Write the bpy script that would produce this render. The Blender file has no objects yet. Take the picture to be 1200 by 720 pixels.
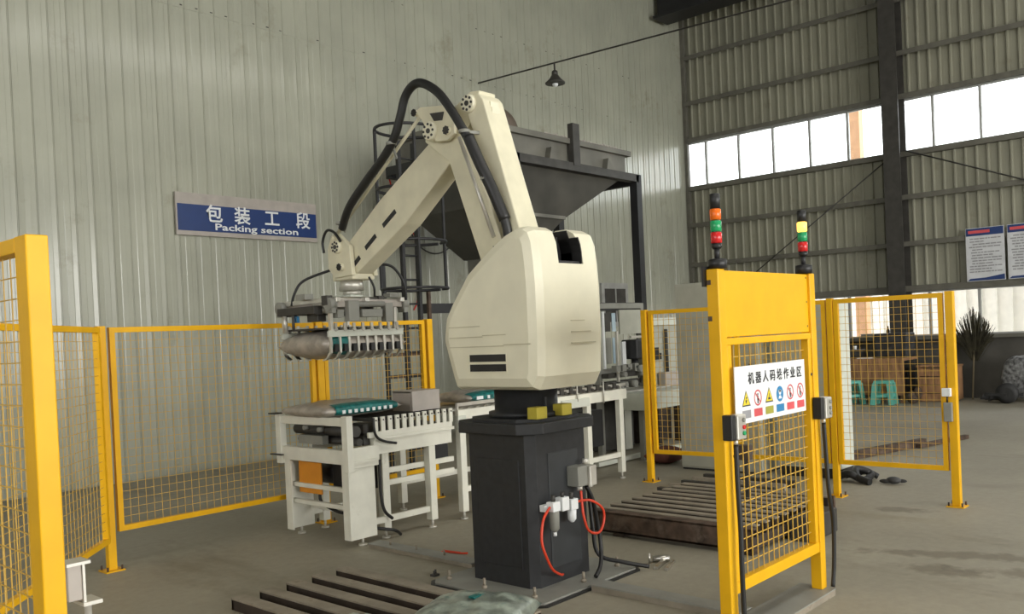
import bpy, bmesh, math, random
from mathutils import Vector, Matrix
random.seed(7)
SC = bpy.context.scene
COL = SC.collection
PI = math.pi

# ------------------------------------------------------------------ camera
CAM_H = 1.6
yaw, pitch, roll = math.radians(42.145), math.radians(-0.716), math.radians(2.605)
fw = Vector((math.cos(yaw)*math.cos(pitch), math.sin(yaw)*math.cos(pitch), math.sin(pitch)))
rt = Vector((math.sin(yaw), -math.cos(yaw), 0))
dn = fw.cross(rt)
r2 = rt*math.cos(roll) + dn*math.sin(roll)
d2 = dn*math.cos(roll) - rt*math.sin(roll)
cam_data = bpy.data.cameras.new('camera')
cam = bpy.data.objects.new('camera', cam_data); COL.objects.link(cam)
m = Matrix((r2, -d2, -fw)).transposed().to_4x4(); m.translation = Vector((0, 0, CAM_H))
cam.matrix_world = m
cam_data.sensor_width = 36; cam_data.lens = 1035.9/1200*36
cam_data.shift_y = 47/1200; cam_data.clip_start = .05; cam_data.clip_end = 200
SC.camera = cam

# ------------------------------------------------------------------ world, light, exposure
SC.view_settings.view_transform = 'Standard'; SC.view_settings.look = 'None'
SC.view_settings.gamma = 1; SC.view_settings.exposure = 0.0; SC.view_settings.use_curve_mapping = False
w = bpy.data.worlds.new('sky'); SC.world = w; w.use_nodes = True
bg = w.node_tree.nodes['Background']; bg.inputs[0].default_value = (.97, .98, 1, 1); bg.inputs[1].default_value = 4.2

def area(name, loc, target, sx, sy, energy, color=(1, 1, 1)):
    l = bpy.data.lights.new(name, 'AREA'); l.shape = 'RECTANGLE'; l.size = sx; l.size_y = sy; l.energy = energy; l.color = color
    o = bpy.data.objects.new(name, l); COL.objects.link(o); o.location = loc
    o.rotation_euler = (Vector(target)-Vector(loc)).to_track_quat('-Z', 'Y').to_euler()
    return o
# daylight through the openings of the hall: big doorway to the side, strip windows at the end and behind
area('daylight_side_door', (5, -13.2, 3.4), (5, 6, 2.0), 17, 4.6, 1700, (1, .975, .90))
area('daylight_rear_windows', (-9.3, 1, 4.6), (6, 6, 1.5), 13, 3.0, 150, (1, .97, .91))
area('daylight_end_windows', (18.2, 2.3, 5.45), (10, 3.5, 1.0), 16, 1.0, 120, (.93, .97, 1))
area('daylight_roof_lights', (7, -0.8, 9.4), (7, -0.8, 0), 16, 1.6, 420, (1, .98, .92))

# ------------------------------------------------------------------ materials
def mat(name, color, rough=.5, metal=0., vary=.06, scale=6., bump=0., spec=.5, stretch=None, dirt=None, emit=None):
    m = bpy.data.materials.new(name); m.use_nodes = True
    nt = m.node_tree; b = nt.nodes['Principled BSDF']
    b.inputs['Roughness'].default_value = rough; b.inputs['Metallic'].default_value = metal
    b.inputs['Specular IOR Level'].default_value = spec
    tc = nt.nodes.new('ShaderNodeTexCoord'); mp = nt.nodes.new('ShaderNodeMapping')
    if stretch: mp.inputs['Scale'].default_value = stretch
    nt.links.new(tc.outputs['Object'], mp.inputs[0])
    n = nt.nodes.new('ShaderNodeTexNoise'); n.inputs['Scale'].default_value = scale; n.inputs['Detail'].default_value = 5
    nt.links.new(mp.outputs[0], n.inputs['Vector'])
    r = nt.nodes.new('ShaderNodeValToRGB')
    c0 = [max(0, c*(1-vary*2)) for c in color]; c1 = [min(1, c*(1+vary*2)) for c in color]
    r.color_ramp.elements[0].position = .3; r.color_ramp.elements[1].position = .7
    r.color_ramp.elements[0].color = (*c0, 1); r.color_ramp.elements[1].color = (*c1, 1)
    nt.links.new(n.outputs['Fac'], r.inputs[0]); out = r.outputs[0]
    if dirt:
        dc, thr, dsc = dirt
        n2 = nt.nodes.new('ShaderNodeTexNoise'); n2.inputs['Scale'].default_value = dsc; n2.inputs['Detail'].default_value = 8
        n2.inputs['Roughness'].default_value = .65
        nt.links.new(tc.outputs['Object'], n2.inputs['Vector'])
        r2_ = nt.nodes.new('ShaderNodeValToRGB'); r2_.color_ramp.elements[0].position = thr; r2_.color_ramp.elements[1].position = thr+.13
        r2_.color_ramp.elements[1].color = (.85, .85, .85, 1)
        nt.links.new(n2.outputs['Fac'], r2_.inputs[0])
        mx = nt.nodes.new('ShaderNodeMix'); mx.data_type = 'RGBA'
        nt.links.new(r2_.outputs[0], mx.inputs[0]); nt.links.new(out, mx.inputs[6]); mx.inputs[7].default_value = (*dc, 1)
        out = mx.outputs[2]
    nt.links.new(out, b.inputs['Base Color'])
    if bump:
        bp = nt.nodes.new('ShaderNodeBump'); bp.inputs['Strength'].default_value = bump; bp.inputs['Distance'].default_value = .01
        nt.links.new(n.outputs['Fac'], bp.inputs['Height']); nt.links.new(bp.outputs[0], b.inputs['Normal'])
    if emit:
        b.inputs['Emission Color'].default_value = (*emit[0], 1); b.inputs['Emission Strength'].default_value = emit[1]
    return m
M = {}
M['yellow'] = mat('yellow_paint', (.80, .43, .006), .42, vary=.03, spec=.3)
M['yellow_wire'] = mat('yellow_wire_coating', (.62, .38, .06), .5, vary=.05)
M['cream'] = mat('cream_paint', (.76, .725, .56), .42, vary=.02)
M['cream_arm'] = mat('cream_arm_paint', (.69, .65, .48), .5, vary=.04)
M['white'] = mat('white_paint', (.76, .75, .65), .5, vary=.04, dirt=((.38, .36, .28), .62, 3))
M['cabinet'] = mat('cabinet_paint', (.42, .42, .35), .55, vary=.04)
M['cabinet_white'] = mat('cabinet_side_paint', (.60, .62, .54), .5, vary=.03)
M['black'] = mat('black_paint', (.016, .016, .017), .5, vary=.1, bump=.0)
M['charcoal'] = mat('charcoal_paint', (.022, .023, .025), .48, vary=.1, scale=20)
M['rubber'] = mat('black_rubber', (.012, .012, .012), .45)
M['darksteel'] = mat('dark_steel', (.055, .052, .046), .55, .2, vary=.12)
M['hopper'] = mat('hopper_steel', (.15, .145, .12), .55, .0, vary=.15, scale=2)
M['grey'] = mat('grey_paint', (.25, .25, .22), .5, vary=.06)
M['metal'] = mat('bare_metal', (.52, .50, .45), .3, .9, vary=.1)
M['alu'] = mat('aluminium', (.62, .60, .54), .38, .6, vary=.08)
M['rust'] = mat('rusty_steel', (.085, .055, .038), .75, .2, vary=.3, scale=9, bump=.3, dirt=((.16, .12, .09), .55, 5))
M['bar'] = mat('worn_bar_steel', (.27, .235, .18), .6, 0, vary=.12, dirt=((.12, .08, .055), .6, 6))
M['barside'] = mat('brown_bar_side', (.045, .032, .024), .7, .2, vary=.2)
M['red'] = mat('red_hose', (.62, .045, .012), .4)
M['orange'] = mat('orange_cover_paint', (.72, .28, .02), .5, vary=.04)
M['teal'] = mat('teal_print', (.01, .14, .13), .35, vary=.25, scale=25)
M['silver'] = mat('silver_bag_film', (.42, .38, .33), .4, .35, vary=.12, scale=14, bump=.5)
M['bagteal'] = mat('grey_green_bag_film', (.30, .34, .29), .3, .3, vary=.3, scale=11, bump=.6, dirt=((.03, .12, .11), .58, 9))
M['signblue'] = mat('sign_blue', (.012, .04, .16), .4, vary=.03)
M['signwhite'] = mat('sign_white', (.80, .82, .82), .5, vary=.01)
M['signgrey'] = mat('sign_band', (.42, .38, .34), .5)
M['inkblack'] = mat('ink_black', (.03, .03, .035), .6)
M['inkred'] = mat('ink_red', (.65, .09, .10), .5)
M['inkyellow'] = mat('ink_yellow', (.80, .62, .03), .5)
M['inkblue'] = mat('ink_blue', (.03, .22, .46), .5)
M['inkolive'] = mat('ink_olive', (.38, .36, .05), .5)
M['inkgrey'] = mat('ink_grey', (.30, .30, .31), .6)
M['board'] = mat('notice_board', (.62, .63, .65), .5, vary=.05)
M['lamp_red'] = mat('red_lens', (.60, .02, .02), .25)
M['lamp_green'] = mat('green_lens', (.02, .34, .12), .25)
M['lamp_orange'] = mat('orange_lens', (.85, .16, .01), .25)
M['lamp_lit'] = mat('lit_amber_lens', (1, .6, .1), .3, emit=((1, .55, .08), 2.6))
M['concrete'] = mat('concrete_dado', (.085, .08, .068), .8, vary=.12, scale=2, bump=.2)
M['purlin'] = mat('purlin_steel', (.13, .125, .10), .6, vary=.08)
M['column'] = mat('column_paint', (.045, .042, .036), .6, vary=.12)
M['roof'] = mat('roof_sheet', (.16, .15, .12), .6)
M['mullion'] = mat('mullion', (.35, .35, .33), .5)
M['wood'] = mat('brown_plywood', (.30, .16, .075), .7, vary=.2, scale=3, stretch=(1, 6, 1))
M['stool'] = mat('turquoise_plastic', (.12, .46, .38), .4, vary=.04)
M['broom'] = mat('dry_twigs', (.045, .04, .022), .9, vary=.3)
M['stick'] = mat('bamboo_stick', (.20, .16, .09), .6)
M['scrap'] = mat('scrap_black', (.03, .03, .03), .6, vary=.3)
M['foil'] = mat('grey_foil_sack', (.20, .20, .20), .4, .4, vary=.4, scale=16, bump=.8)
M['bluewin'] = mat('tinted_window', (.38, .50, .58), .12, vary=.05)
M['gland'] = mat('dull_yellow_block', (.46, .38, .04), .5)
M['outside_orange'] = mat('orange_building_pillar', (.95, .52, .30), .7)
M['outside_white'] = mat('pale_outside_wall', (.92, .90, .84), .7, vary=.03)
M['yard'] = mat('outside_yard', (.5, .5, .46), .9)

# wall sheet paints (semi gloss, slightly wavy)
def sheet(name, color, rough, wav):
    m = mat(name, color, rough, vary=.05, scale=1.2, stretch=(1, 1, .35), dirt=((color[0]*.72, color[1]*.68, color[2]*.62), .60, 1.6))
    nt = m.node_tree; b = nt.nodes['Principled BSDF']
    tc = nt.nodes.new('ShaderNodeTexCoord'); mp = nt.nodes.new('ShaderNodeMapping'); mp.inputs['Scale'].default_value = (5, 5, .5)
    n = nt.nodes.new('ShaderNodeTexNoise'); n.inputs['Scale'].default_value = 1.0; n.inputs['Detail'].default_value = 3
    bp = nt.nodes.new('ShaderNodeBump'); bp.inputs['Strength'].default_value = wav; bp.inputs['Distance'].default_value = .02
    gm = nt.nodes.new('ShaderNodeNewGeometry')
    nt.links.new(gm.outputs['Position'], mp.inputs[0]); nt.links.new(mp.outputs[0], n.inputs['Vector'])
    nt.links.new(n.outputs['Fac'], bp.inputs['Height']); nt.links.new(bp.outputs[0], b.inputs['Normal'])
    for nd in nt.nodes:      # world-position noise so that copied panels differ
        if nd.type == 'TEX_NOISE' and nd is not n:
            for l in list(nd.inputs['Vector'].links): nt.links.remove(l)
            nt.links.new(gm.outputs['Position'], nd.inputs['Vector'])
    b.inputs['Coat Weight'].default_value = .5; b.inputs['Coat Roughness'].default_value = .12
    return m
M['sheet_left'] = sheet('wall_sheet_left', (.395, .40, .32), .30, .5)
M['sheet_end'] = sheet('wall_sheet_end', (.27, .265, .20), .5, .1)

# concrete floor
def floor_mat():
    m = bpy.data.materials.new('concrete_floor'); m.use_nodes = True; nt = m.node_tree; b = nt.nodes['Principled BSDF']
    g = nt.nodes.new('ShaderNodeNewGeometry')
    def noise(s, d, r=.5, st=None):
        n = nt.nodes.new('ShaderNodeTexNoise'); n.inputs['Scale'].default_value = s; n.inputs['Detail'].default_value = d; n.inputs['Roughness'].default_value = r
        if st:
            mp = nt.nodes.new('ShaderNodeMapping'); mp.inputs['Scale'].default_value = st; mp.inputs['Rotation'].default_value = (0, 0, .4)
            nt.links.new(g.outputs['Position'], mp.inputs[0]); nt.links.new(mp.outputs[0], n.inputs['Vector'])
        else: nt.links.new(g.outputs['Position'], n.inputs['Vector'])
        return n
    def ramp(n, a, b_, ca, cb):
        r = nt.nodes.new('ShaderNodeValToRGB'); e = r.color_ramp.elements; e[0].position = a; e[1].position = b_
        e[0].color = (*ca, 1); e[1].color = (*cb, 1); nt.links.new(n.outputs['Fac'], r.inputs[0]); return r
    def mult(a, b_, f=1):
        x = nt.nodes.new('ShaderNodeMix'); x.data_type = 'RGBA'; x.blend_type = 'MULTIPLY'; x.inputs[0].default_value = f
        nt.links.new(a, x.inputs[6]); nt.links.new(b_, x.inputs[7]); return x.outputs[2]
    base = ramp(noise(.7, 6), .3, .72, (.30, .275, .21), (.385, .355, .275))
    fine = ramp(noise(14, 6, .7), .3, .7, (.84, .84, .84), (1, 1, 1))
    st = ramp(noise(1.1, 7, .62, (1, .35, 1)), .30, .42, (.62, .60, .56), (1, 1, 1))
    o = mult(base.outputs[0], fine.outputs[0]); o = mult(o, st.outputs[0], .7)
    # dark stains with a shape of their own (oil marks right of the gate)
    for (sx, sy, ra, rb, ang) in ((6.35, 1.72, .75, .12, .35), (5.9, 1.75, .30, .14, 0), (7.6, 2.6, .25, .12, .2), (6.2, .9, .9, .16, .3)):
        mp = nt.nodes.new('ShaderNodeMapping'); mp.vector_type = 'TEXTURE'; mp.inputs['Location'].default_value = (sx, sy, 0)
        mp.inputs['Rotation'].default_value = (0, 0, -PI/2+ang); mp.inputs['Scale'].default_value = (ra, rb, 1)
        nt.links.new(g.outputs['Position'], mp.inputs[0])
        nn = noise(7, 4)
        ad = nt.nodes.new('ShaderNodeMix'); ad.data_type = 'VECTOR' if False else 'RGBA'; ad.blend_type = 'ADD'; ad.inputs[0].default_value = .8
        ln = nt.nodes.new('ShaderNodeVectorMath'); ln.operation = 'LENGTH'; nt.links.new(mp.outputs[0], ln.inputs[0])
        ma = nt.nodes.new('ShaderNodeMath'); ma.operation = 'MULTIPLY_ADD'; ma.inputs[1].default_value = 1.6
        nt.links.new(nn.outputs['Fac'], ma.inputs[0]); nt.links.new(ln.outputs['Value'], ma.inputs[2])
        rr = nt.nodes.new('ShaderNodeValToRGB'); rr.color_ramp.elements[0].position = .75; rr.color_ramp.elements[1].position = 1.0
        rr.color_ramp.elements[0].color = (.66, .64, .62, 1); rr.color_ramp.elements[1].color = (1, 1, 1, 1)
        ms = nt.nodes.new('ShaderNodeMath'); ms.operation = 'MULTIPLY'; ms.inputs[1].default_value = .55
        nt.links.new(ma.outputs[0], ms.inputs[0]); nt.links.new(ms.outputs[0], rr.inputs[0])
        o = mult(o, rr.outputs[0])
        nt.nodes.remove(ad)
    nt.links.new(o, b.inputs['Base Color']); b.inputs['Roughness'].default_value = .62; b.inputs['Specular IOR Level'].default_value = .35
    bp = nt.nodes.new('ShaderNodeBump'); bp.inputs['Strength'].default_value = .15; bp.inputs['Distance'].default_value = .005
    nf = noise(30, 5); nt.links.new(nf.outputs['Fac'], bp.inputs['Height']); nt.links.new(bp.outputs[0], b.inputs['Normal'])
    return m
M['floor'] = floor_mat()

# ------------------------------------------------------------------ mesh helpers
class MB:
    def __init__(s): s.bm = bmesh.new()
    def quadface(s, pts):
        s.bm.faces.new([s.bm.verts.new(p) for p in pts]); return s
    def box(s, x0, x1, y0, y1, z0, z1, bev=0):
        b = bmesh.new()
        bmesh.ops.create_cube(b, size=1)
        for v in b.verts: v.co = Vector((x0+(v.co.x+.5)*(x1-x0), y0+(v.co.y+.5)*(y1-y0), z0+(v.co.z+.5)*(z1-z0)))
        if bev: bmesh.ops.bevel(b, geom=b.edges[:], offset=bev, segments=2, affect='EDGES', profile=.5)
        return s._add(b)
    def _add(s, b):
        v0 = len(s.bm.verts)
        if not hasattr(s, 'prims'): s.prims = []
        co = [v.co.copy() for v in b.verts]
        s.prims.append((v0, v0+len(co), [min(c[i] for c in co) for i in range(3)], [max(c[i] for c in co) for i in range(3)]))
        me = bpy.data.meshes.new('t'); b.to_mesh(me); b.free(); s.bm.from_mesh(me); bpy.data.meshes.remove(me); return s
    def bar(s, a, b_, wx, wy, up=(0, 0, 1), bev=0):
        """box between two points; wx across, wy along 'up'"""
        a = Vector(a); b_ = Vector(b_); d = (b_-a); L = d.length; d.normalize()
        upv = Vector(up)
        if abs(d.dot(upv)) > .98: upv = Vector((0, 1, 0))
        x = upv.cross(d).normalized(); y = d.cross(x)
        b = bmesh.new(); bmesh.ops.create_cube(b, size=1)
        for v in b.verts: v.co = a + d*(v.co.z+.5)*L + x*v.co.x*wx + y*v.co.y*wy
        if bev: bmesh.ops.bevel(b, geom=b.edges[:], offset=bev, segments=2, affect='EDGES', profile=.5)
        bmesh.ops.recalc_face_normals(b, faces=b.faces)
        return s._add(b)
    def cyl(s, a, b_, r0, r1=None, n=16, bev=0):
        r1 = r0 if r1 is None else r1
        a = Vector(a); b_ = Vector(b_); d = b_-a; L = d.length; d.normalize()
        q = d.to_track_quat('Z', 'Y').to_matrix()
        b = bmesh.new()
        A = [b.verts.new(a+q@Vector((math.cos(2*PI*i/n)*r0, math.sin(2*PI*i/n)*r0, 0))) for i in range(n)]
        B = [b.verts.new(b_+q@Vector((math.cos(2*PI*i/n)*r1, math.sin(2*PI*i/n)*r1, 0))) for i in range(n)]
        for i in range(n): b.faces.new((A[i], A[(i+1) % n], B[(i+1) % n], B[i]))
        f1 = b.faces.new(A[::-1]); f2 = b.faces.new(B)
        for f in b.faces: f.smooth = len(f.verts) == 4
        return s._add(b)
    def lathe(s, c, prof, n=20, axis='Z'):
        c = Vector(c); b = bmesh.new(); rings = []
        for (r, h) in prof:
            ring = []
            for i in range(n):
                u, v = math.cos(2*PI*i/n)*r, math.sin(2*PI*i/n)*r
                p = {'Z': (u, v, h), 'X': (h, u, v), 'Y': (v, h, u)}[axis]
                ring.append(b.verts.new(c+Vector(p)))
            rings.append(ring)
        for A, B in zip(rings, rings[1:]):
            for i in range(n):
                f = b.faces.new((A[i], A[(i+1) % n], B[(i+1) % n], B[i])); f.smooth = True
        b.faces.new(rings[0][::-1]); b.faces.new(rings[-1])
        bmesh.ops.recalc_face_normals(b, faces=b.faces)
        return s._add(b)
    def prism(s, poly, lo, hi, axis='X', bev=0, seg=2):
        """polygon (u,v) extruded along axis. X: (y,z); Y: (x,z); Z: (x,y)"""
        b = bmesh.new()
        def P(u, v, h): return {'X': (h, u, v), 'Y': (u, h, v), 'Z': (u, v, h)}[axis]
        A = [b.verts.new(P(u, v, lo)) for u, v in poly]; B = [b.verts.new(P(u, v, hi)) for u, v in poly]
        n = len(poly)
        for i in range(n): b.faces.new((A[i], A[(i+1) % n], B[(i+1) % n], B[i]))
        b.faces.new(A[::-1]); b.faces.new(B)
        bmesh.ops.recalc_face_normals(b, faces=b.faces)
        if bev: bmesh.ops.bevel(b, geom=b.edges[:], offset=bev, segments=seg, affect='EDGES', profile=.5)
        return s._add(b)
    def tube(s, pts, r, n=10, sub=6):
        P = [Vector(p) for p in pts]
        if sub > 1 and len(P) > 2:
            out = []
            for i in range(len(P)-1):
                p0, p1, p2, p3 = P[max(i-1, 0)], P[i], P[i+1], P[min(i+2, len(P)-1)]
                for k in range(sub):
                    t = k/sub
                    out.append(.5*((2*p1)+(-p0+p2)*t+(2*p0-5*p1+4*p2-p3)*t*t+(-p0+3*p1-3*p2+p3)*t**3))
            out.append(P[-1]); P = out
        b = bmesh.new(); rings = []; nrm = None
        for i, p in enumerate(P):
            d = (P[min(i+1, len(P)-1)]-P[max(i-1, 0)]).normalized()
            if nrm is None:
                nrm = d.orthogonal().normalized()
            nrm = (nrm-d*nrm.dot(d)).normalized(); bi = d.cross(nrm)
            rings.append([b.verts.new(p+(nrm*math.cos(2*PI*k/n)+bi*math.sin(2*PI*k/n))*r) for k in range(n)])
        for A, B in zip(rings, rings[1:]):
            for k in range(n):
                f = b.faces.new((A[k], A[(k+1) % n], B[(k+1) % n], B[k])); f.smooth = True
        b.faces.new(rings[0][::-1]); b.faces.new(rings[-1])
        return s._add(b)
    def sphere(s, c, r, sc=(1, 1, 1), u=16, v=10):
        b = bmesh.new(); bmesh.ops.create_uvsphere(b, u_segments=u, v_segments=v, radius=r)
        for q in b.verts: q.co = Vector(c)+Vector((q.co.x*sc[0], q.co.y*sc[1], q.co.z*sc[2]))
        for f in b.faces: f.smooth = True
        return s._add(b)
    def hose(s, *a, **k): return s.tube(*a, **k)

def clusters(mb, tol=.004):
    """primitives of a builder that touch belong to one piece"""
    P_ = getattr(mb, 'prims', [])
    if len(P_) < 2 or P_[-1][1] != len(mb.bm.verts): return None
    par = list(range(len(P_)))
    def find(i):
        while par[i] != i: i = par[i]
        return i
    for i in range(len(P_)):
        for j in range(i):
            if all(P_[i][2][k] <= P_[j][3][k]+tol and P_[j][2][k] <= P_[i][3][k]+tol for k in range(3)): par[find(i)] = find(j)
    out = {}
    for i in range(len(P_)): out.setdefault(find(i), []).append(P_[i])
    return list(out.values()) if len(out) > 1 else None
def obj(name, mb, material, parent=None, label=None, kind=None):
    """link as one mesh; geometry given in world coordinates, stored relative to the parent thing.
    Pieces that do not touch become objects of their own."""
    cl = clusters(mb) if (parent is not None and kind is None) else None
    if cl:
        first = None
        mb.bm.verts.ensure_lookup_table()
        for ps in cl:
            keep = set()
            for p in ps: keep.update(range(p[0], p[1]))
            nb_ = MB(); nb_.bm.free(); nb_.bm = mb.bm.copy(); nb_.bm.verts.ensure_lookup_table()
            bmesh.ops.delete(nb_.bm, geom=[v for i, v in enumerate(nb_.bm.verts) if i not in keep], context='VERTS')
            o = obj(name, nb_, material, parent, label)
            first = first or o
        mb.bm.free()
        return first
    bm = mb.bm; off = Vector(parent['_o']) if parent is not None and '_o' in parent else Vector((0, 0, 0))
    if off.length: bmesh.ops.translate(bm, verts=bm.verts, vec=-off)
    me = bpy.data.meshes.new(name); bm.to_mesh(me); bm.free()
    me.materials.append(M[material] if isinstance(material, str) else material)
    o = bpy.data.objects.new(name, me); COL.objects.link(o)
    if parent is not None: o.parent = parent; o['_o'] = tuple(off)
    if label: o['label'] = label
    if kind: o['kind'] = kind
    return o
def thing(name, label, cat, loc, group=None):
    o = bpy.data.objects.new(name, None); COL.objects.link(o); o.location = loc; o.empty_display_size = .1
    o['label'] = label; o['category'] = cat; o['_o'] = tuple(loc)
    if group: o['group'] = group
    return o
def tag(o, label, cat, group=None):
    o['label'] = label; o['category'] = cat
    if group: o['group'] = group
    return o
def struct(name, mb, material, parent=None):
    o = obj(name, mb, material, parent)
    if parent is None: o['kind'] = 'structure'
    return o
def link_copy(src, name, loc, parent):
    c = src.copy(); c.name = name; c.location = loc; COL.objects.link(c); c.parent = parent; return c
def text_mb(s, size, extrude=.0008, bold=0., align='CENTER'):
    cu = bpy.data.curves.new('txt', 'FONT'); cu.body = s; cu.size = size; cu.extrude = extrude; cu.offset = bold; cu.align_x = align; cu.align_y = 'CENTER'
    cu.resolution_u = 2
    o = bpy.data.objects.new('txt', cu); COL.objects.link(o)
    dg = bpy.context.evaluated_depsgraph_get(); dg.update(); me = bpy.data.meshes.new_from_object(o.evaluated_get(dg))
    mb = MB(); mb.bm.from_mesh(me); bpy.data.objects.remove(o); bpy.data.curves.remove(cu); bpy.data.meshes.remove(me)
    return mb
def xf(mb, mtx): bmesh.ops.transform(mb.bm, matrix=mtx, verts=mb.bm.verts); return mb
def face_minus_y(x, y, z): return Matrix.Translation((x, y, z)) @ Matrix.Rotation(PI/2, 4, 'X')
def face_minus_x(x, y, z): return Matrix.Translation((x, y, z)) @ Matrix.Rotation(-PI/2, 4, 'Z') @ Matrix.Rotation(PI/2, 4, 'X')

# ------------------------------------------------------------------ the hall
WY, WX, TOP = 10.95, 18.6, 9.55           # left wall plane, end wall plane, eaves
XB, YB = -10, -14
struct('floor', MB().box(XB, WX+.3, YB, WY+.3, -.2, 0), 'floor')
ceil = struct('ceiling', MB().box(XB, WX+.3, YB, WY+.3, TOP, TOP+.15), 'roof')
for i in range(4):
    y = WY-1.2-3.0*i
    obj('roof_purlin', MB().box(XB, WX, y, y+.08, TOP-.2, TOP), 'purlin', ceil)
obj('crane_beam', MB().box(17.35, 17.55, YB, WY-.15, 8.62, 9.3).box(17.15, 17.75, YB, WY-.15, 8.58, 8.64).box(17.15, 17.75, YB, WY-.15, 9.28, 9.34), 'black', ceil)

# left wall: backing sheet + standing-seam panels
PITCH = .2165
wl = struct('wall_left', MB().box(XB, WX+.02, WY+.03, WY+.25, 0, TOP), 'sheet_left')
def left_panel_pts(p, v):
    r = random.Random(v); a, b_, c = (r.uniform(0, .0035) for _ in range(3))
    return [(0, .028), (.004, .008+a), (p*.32, .009+b_), (p*.36, .006+c), (p*.64, .006+c), (p*.68, .009+a), (p-.016, .007+b_), (p-.012, -.002), (p-.005, -.002), (p-.003, .012), (p-.001, .028)]
LAP = 6.16
def left_panel(mb, x, z0, z1, v, dy=0):
    mb.prism([(x+u, WY+w_+dy) for u, w_ in left_panel_pts(PITCH, v)], z0, z1, 'Z')
protos = []
for v in range(5):
    for (z0, z1, dy) in ((.02, LAP, 0), (LAP-.03, TOP-.01, -.008)):
        mb = MB(); left_panel(mb, 0, z0, z1, v, dy)
        o = obj('wall_panel', mb, 'sheet_left', wl); protos.append(o)
k = 0; x = 3.35; placed = [False]*10
while x < 10.0:
    for row in (0, 1):
        i = ((k*3+row*2) % 5)*2+row; pr = protos[i]
        if not placed[i]: pr.location = (x, 0, 0); placed[i] = True
        else: link_copy(pr, 'wall_panel', (x, 0, 0), wl)
    k += 1; x += PITCH
xs = x
mb = MB()
while x < WX-.05:
    for row in (0, 1): left_panel(mb, x, (.02, LAP-.03)[row], (LAP, TOP-.01)[row], k % 5, (0, -.008)[row])
    k += 1; x += PITCH
x = 3.35-PITCH
while x > 0.4:
    for row in (0, 1): left_panel(mb, x, (.02, LAP-.03)[row], (LAP, TOP-.01)[row], k % 5, (0, -.008)[row])
    k += 1; x -= PITCH
obj('wall_panels_beyond', mb, 'sheet_left', wl, kind='stuff')
# small lap screws / dents along the lap joints
mb = MB()
for i in range(60):
    xx = 3.4+i*PITCH+.1
    rr = random.Random(i)
    if rr.random() < .55: mb.box(xx, xx+rr.uniform(.01, .05), WY-.004, WY+.0, LAP+.0, LAP+rr.uniform(.006, .016))
    if i > 20 and rr.random() < .5: mb.box(xx, xx+rr.uniform(.01, .05), WY-.004, WY+.0, 7.12, 7.12+rr.uniform(.006, .014))
obj('lap_screws', mb, 'darksteel', wl, kind='stuff')
obj('corner_flashing', MB().box(WX-.10, WX-.02, WY-.03, WY-.01, 0, TOP).box(WX-.12, WX-.02, WY-.1, WY-.02, 0, TOP), 'purlin', wl)
# hatch window in the left wall behind the machine
wn = struct('window_9', MB().box(14.9, 15.85, WY-.05, WY+.0, 1.7, 2.62), 'mullion')
obj('pane', MB().box(15.0, 15.75, WY-.055, WY-.045, 1.8, 2.5), 'darksteel', wn)
obj('mullion', MB().box(15.36, 15.39, WY-.07, WY-.05, 1.8, 2.5), 'mullion', wn)

# end wall: concrete dado, two window strips, corrugated strips between purlins
Z1, Z2, Z3, Z4 = 1.18, 2.145, 4.93, 5.98
we = struct('wall_end', MB().box(WX, WX+.25, YB, WY+.3, 0, Z1).box(WX+.03, WX+.1, YB, WY+.3, Z2, Z3).box(WX+.03, WX+.1, YB, WY+.3, Z4, TOP), 'concrete')
RP = .197
def end_strip(mb, y, z0, z1):
    mb.prism([(WX+.03, y), (WX+.03, y-RP+.001), (WX+.02, y-RP+.001), (WX+.02, y-RP+.045), (WX-.018, y-RP+.06), (WX-.018, y-RP+.085), (WX+.02, y-RP+.10), (WX+.02, y)][::-1], z0, z1, 'Z')
p1 = p2 = None; y = WY-.06
zz = ((Z2, Z3), (Z4, TOP))
pr = []
for z0, z1 in zz:
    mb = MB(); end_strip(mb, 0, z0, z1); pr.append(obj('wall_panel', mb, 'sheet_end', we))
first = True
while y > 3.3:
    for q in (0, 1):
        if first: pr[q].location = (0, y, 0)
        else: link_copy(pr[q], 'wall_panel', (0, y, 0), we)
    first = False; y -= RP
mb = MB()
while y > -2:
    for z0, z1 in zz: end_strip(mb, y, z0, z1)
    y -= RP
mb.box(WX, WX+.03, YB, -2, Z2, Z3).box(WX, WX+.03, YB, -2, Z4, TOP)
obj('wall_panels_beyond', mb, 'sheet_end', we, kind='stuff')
for z in (3.13, 4.06, 6.93, 8.0, 9.0):
    obj('purlin', MB().box(WX-.16, WX-.02, YB, WY-.08, z-.03, z+.0).box(WX-.16, WX-.145, YB, WY-.08, z-.10, z-.03), 'purlin', we)
for (z0, z1) in ((Z2-.02, Z2+.10), (Z3-.10, Z3+.0), (Z4, Z4+.10), (Z1-.02, Z1+.05)):
    obj('window_sill_rail', MB().box(WX-.12, WX+.06, YB, WY-.08, z0, z1), 'purlin', we)
obj('steel_column', MB().box(WX-.45, WX-.42, 5.92, 6.24, 0, TOP).box(WX-.42, WX-.05, 6.07, 6.09, 0, TOP).box(WX-.07, WX-.04, 5.92, 6.24, 0, TOP), 'column', we)
obj('wind_brace', MB().cyl((WX-.2, 6.2, Z3-.1), (WX-.2, 9.9, 2.3), .014, n=8), 'column', we)
obj('wind_brace', MB().cyl((WX-.2, 5.9, Z3+.0), (WX-.2, 1.2, 2.9), .014, n=8), 'column', we)
ys_up = [10.42, 9.585, 8.75, 7.91, 7.09, 5.41, 4.56, 3.72, 2.88, 2.04, 1.2, .36]
edges = [WY-.08]+ys_up[:5]+[6.24, 5.92]+ys_up[5:]
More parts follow.
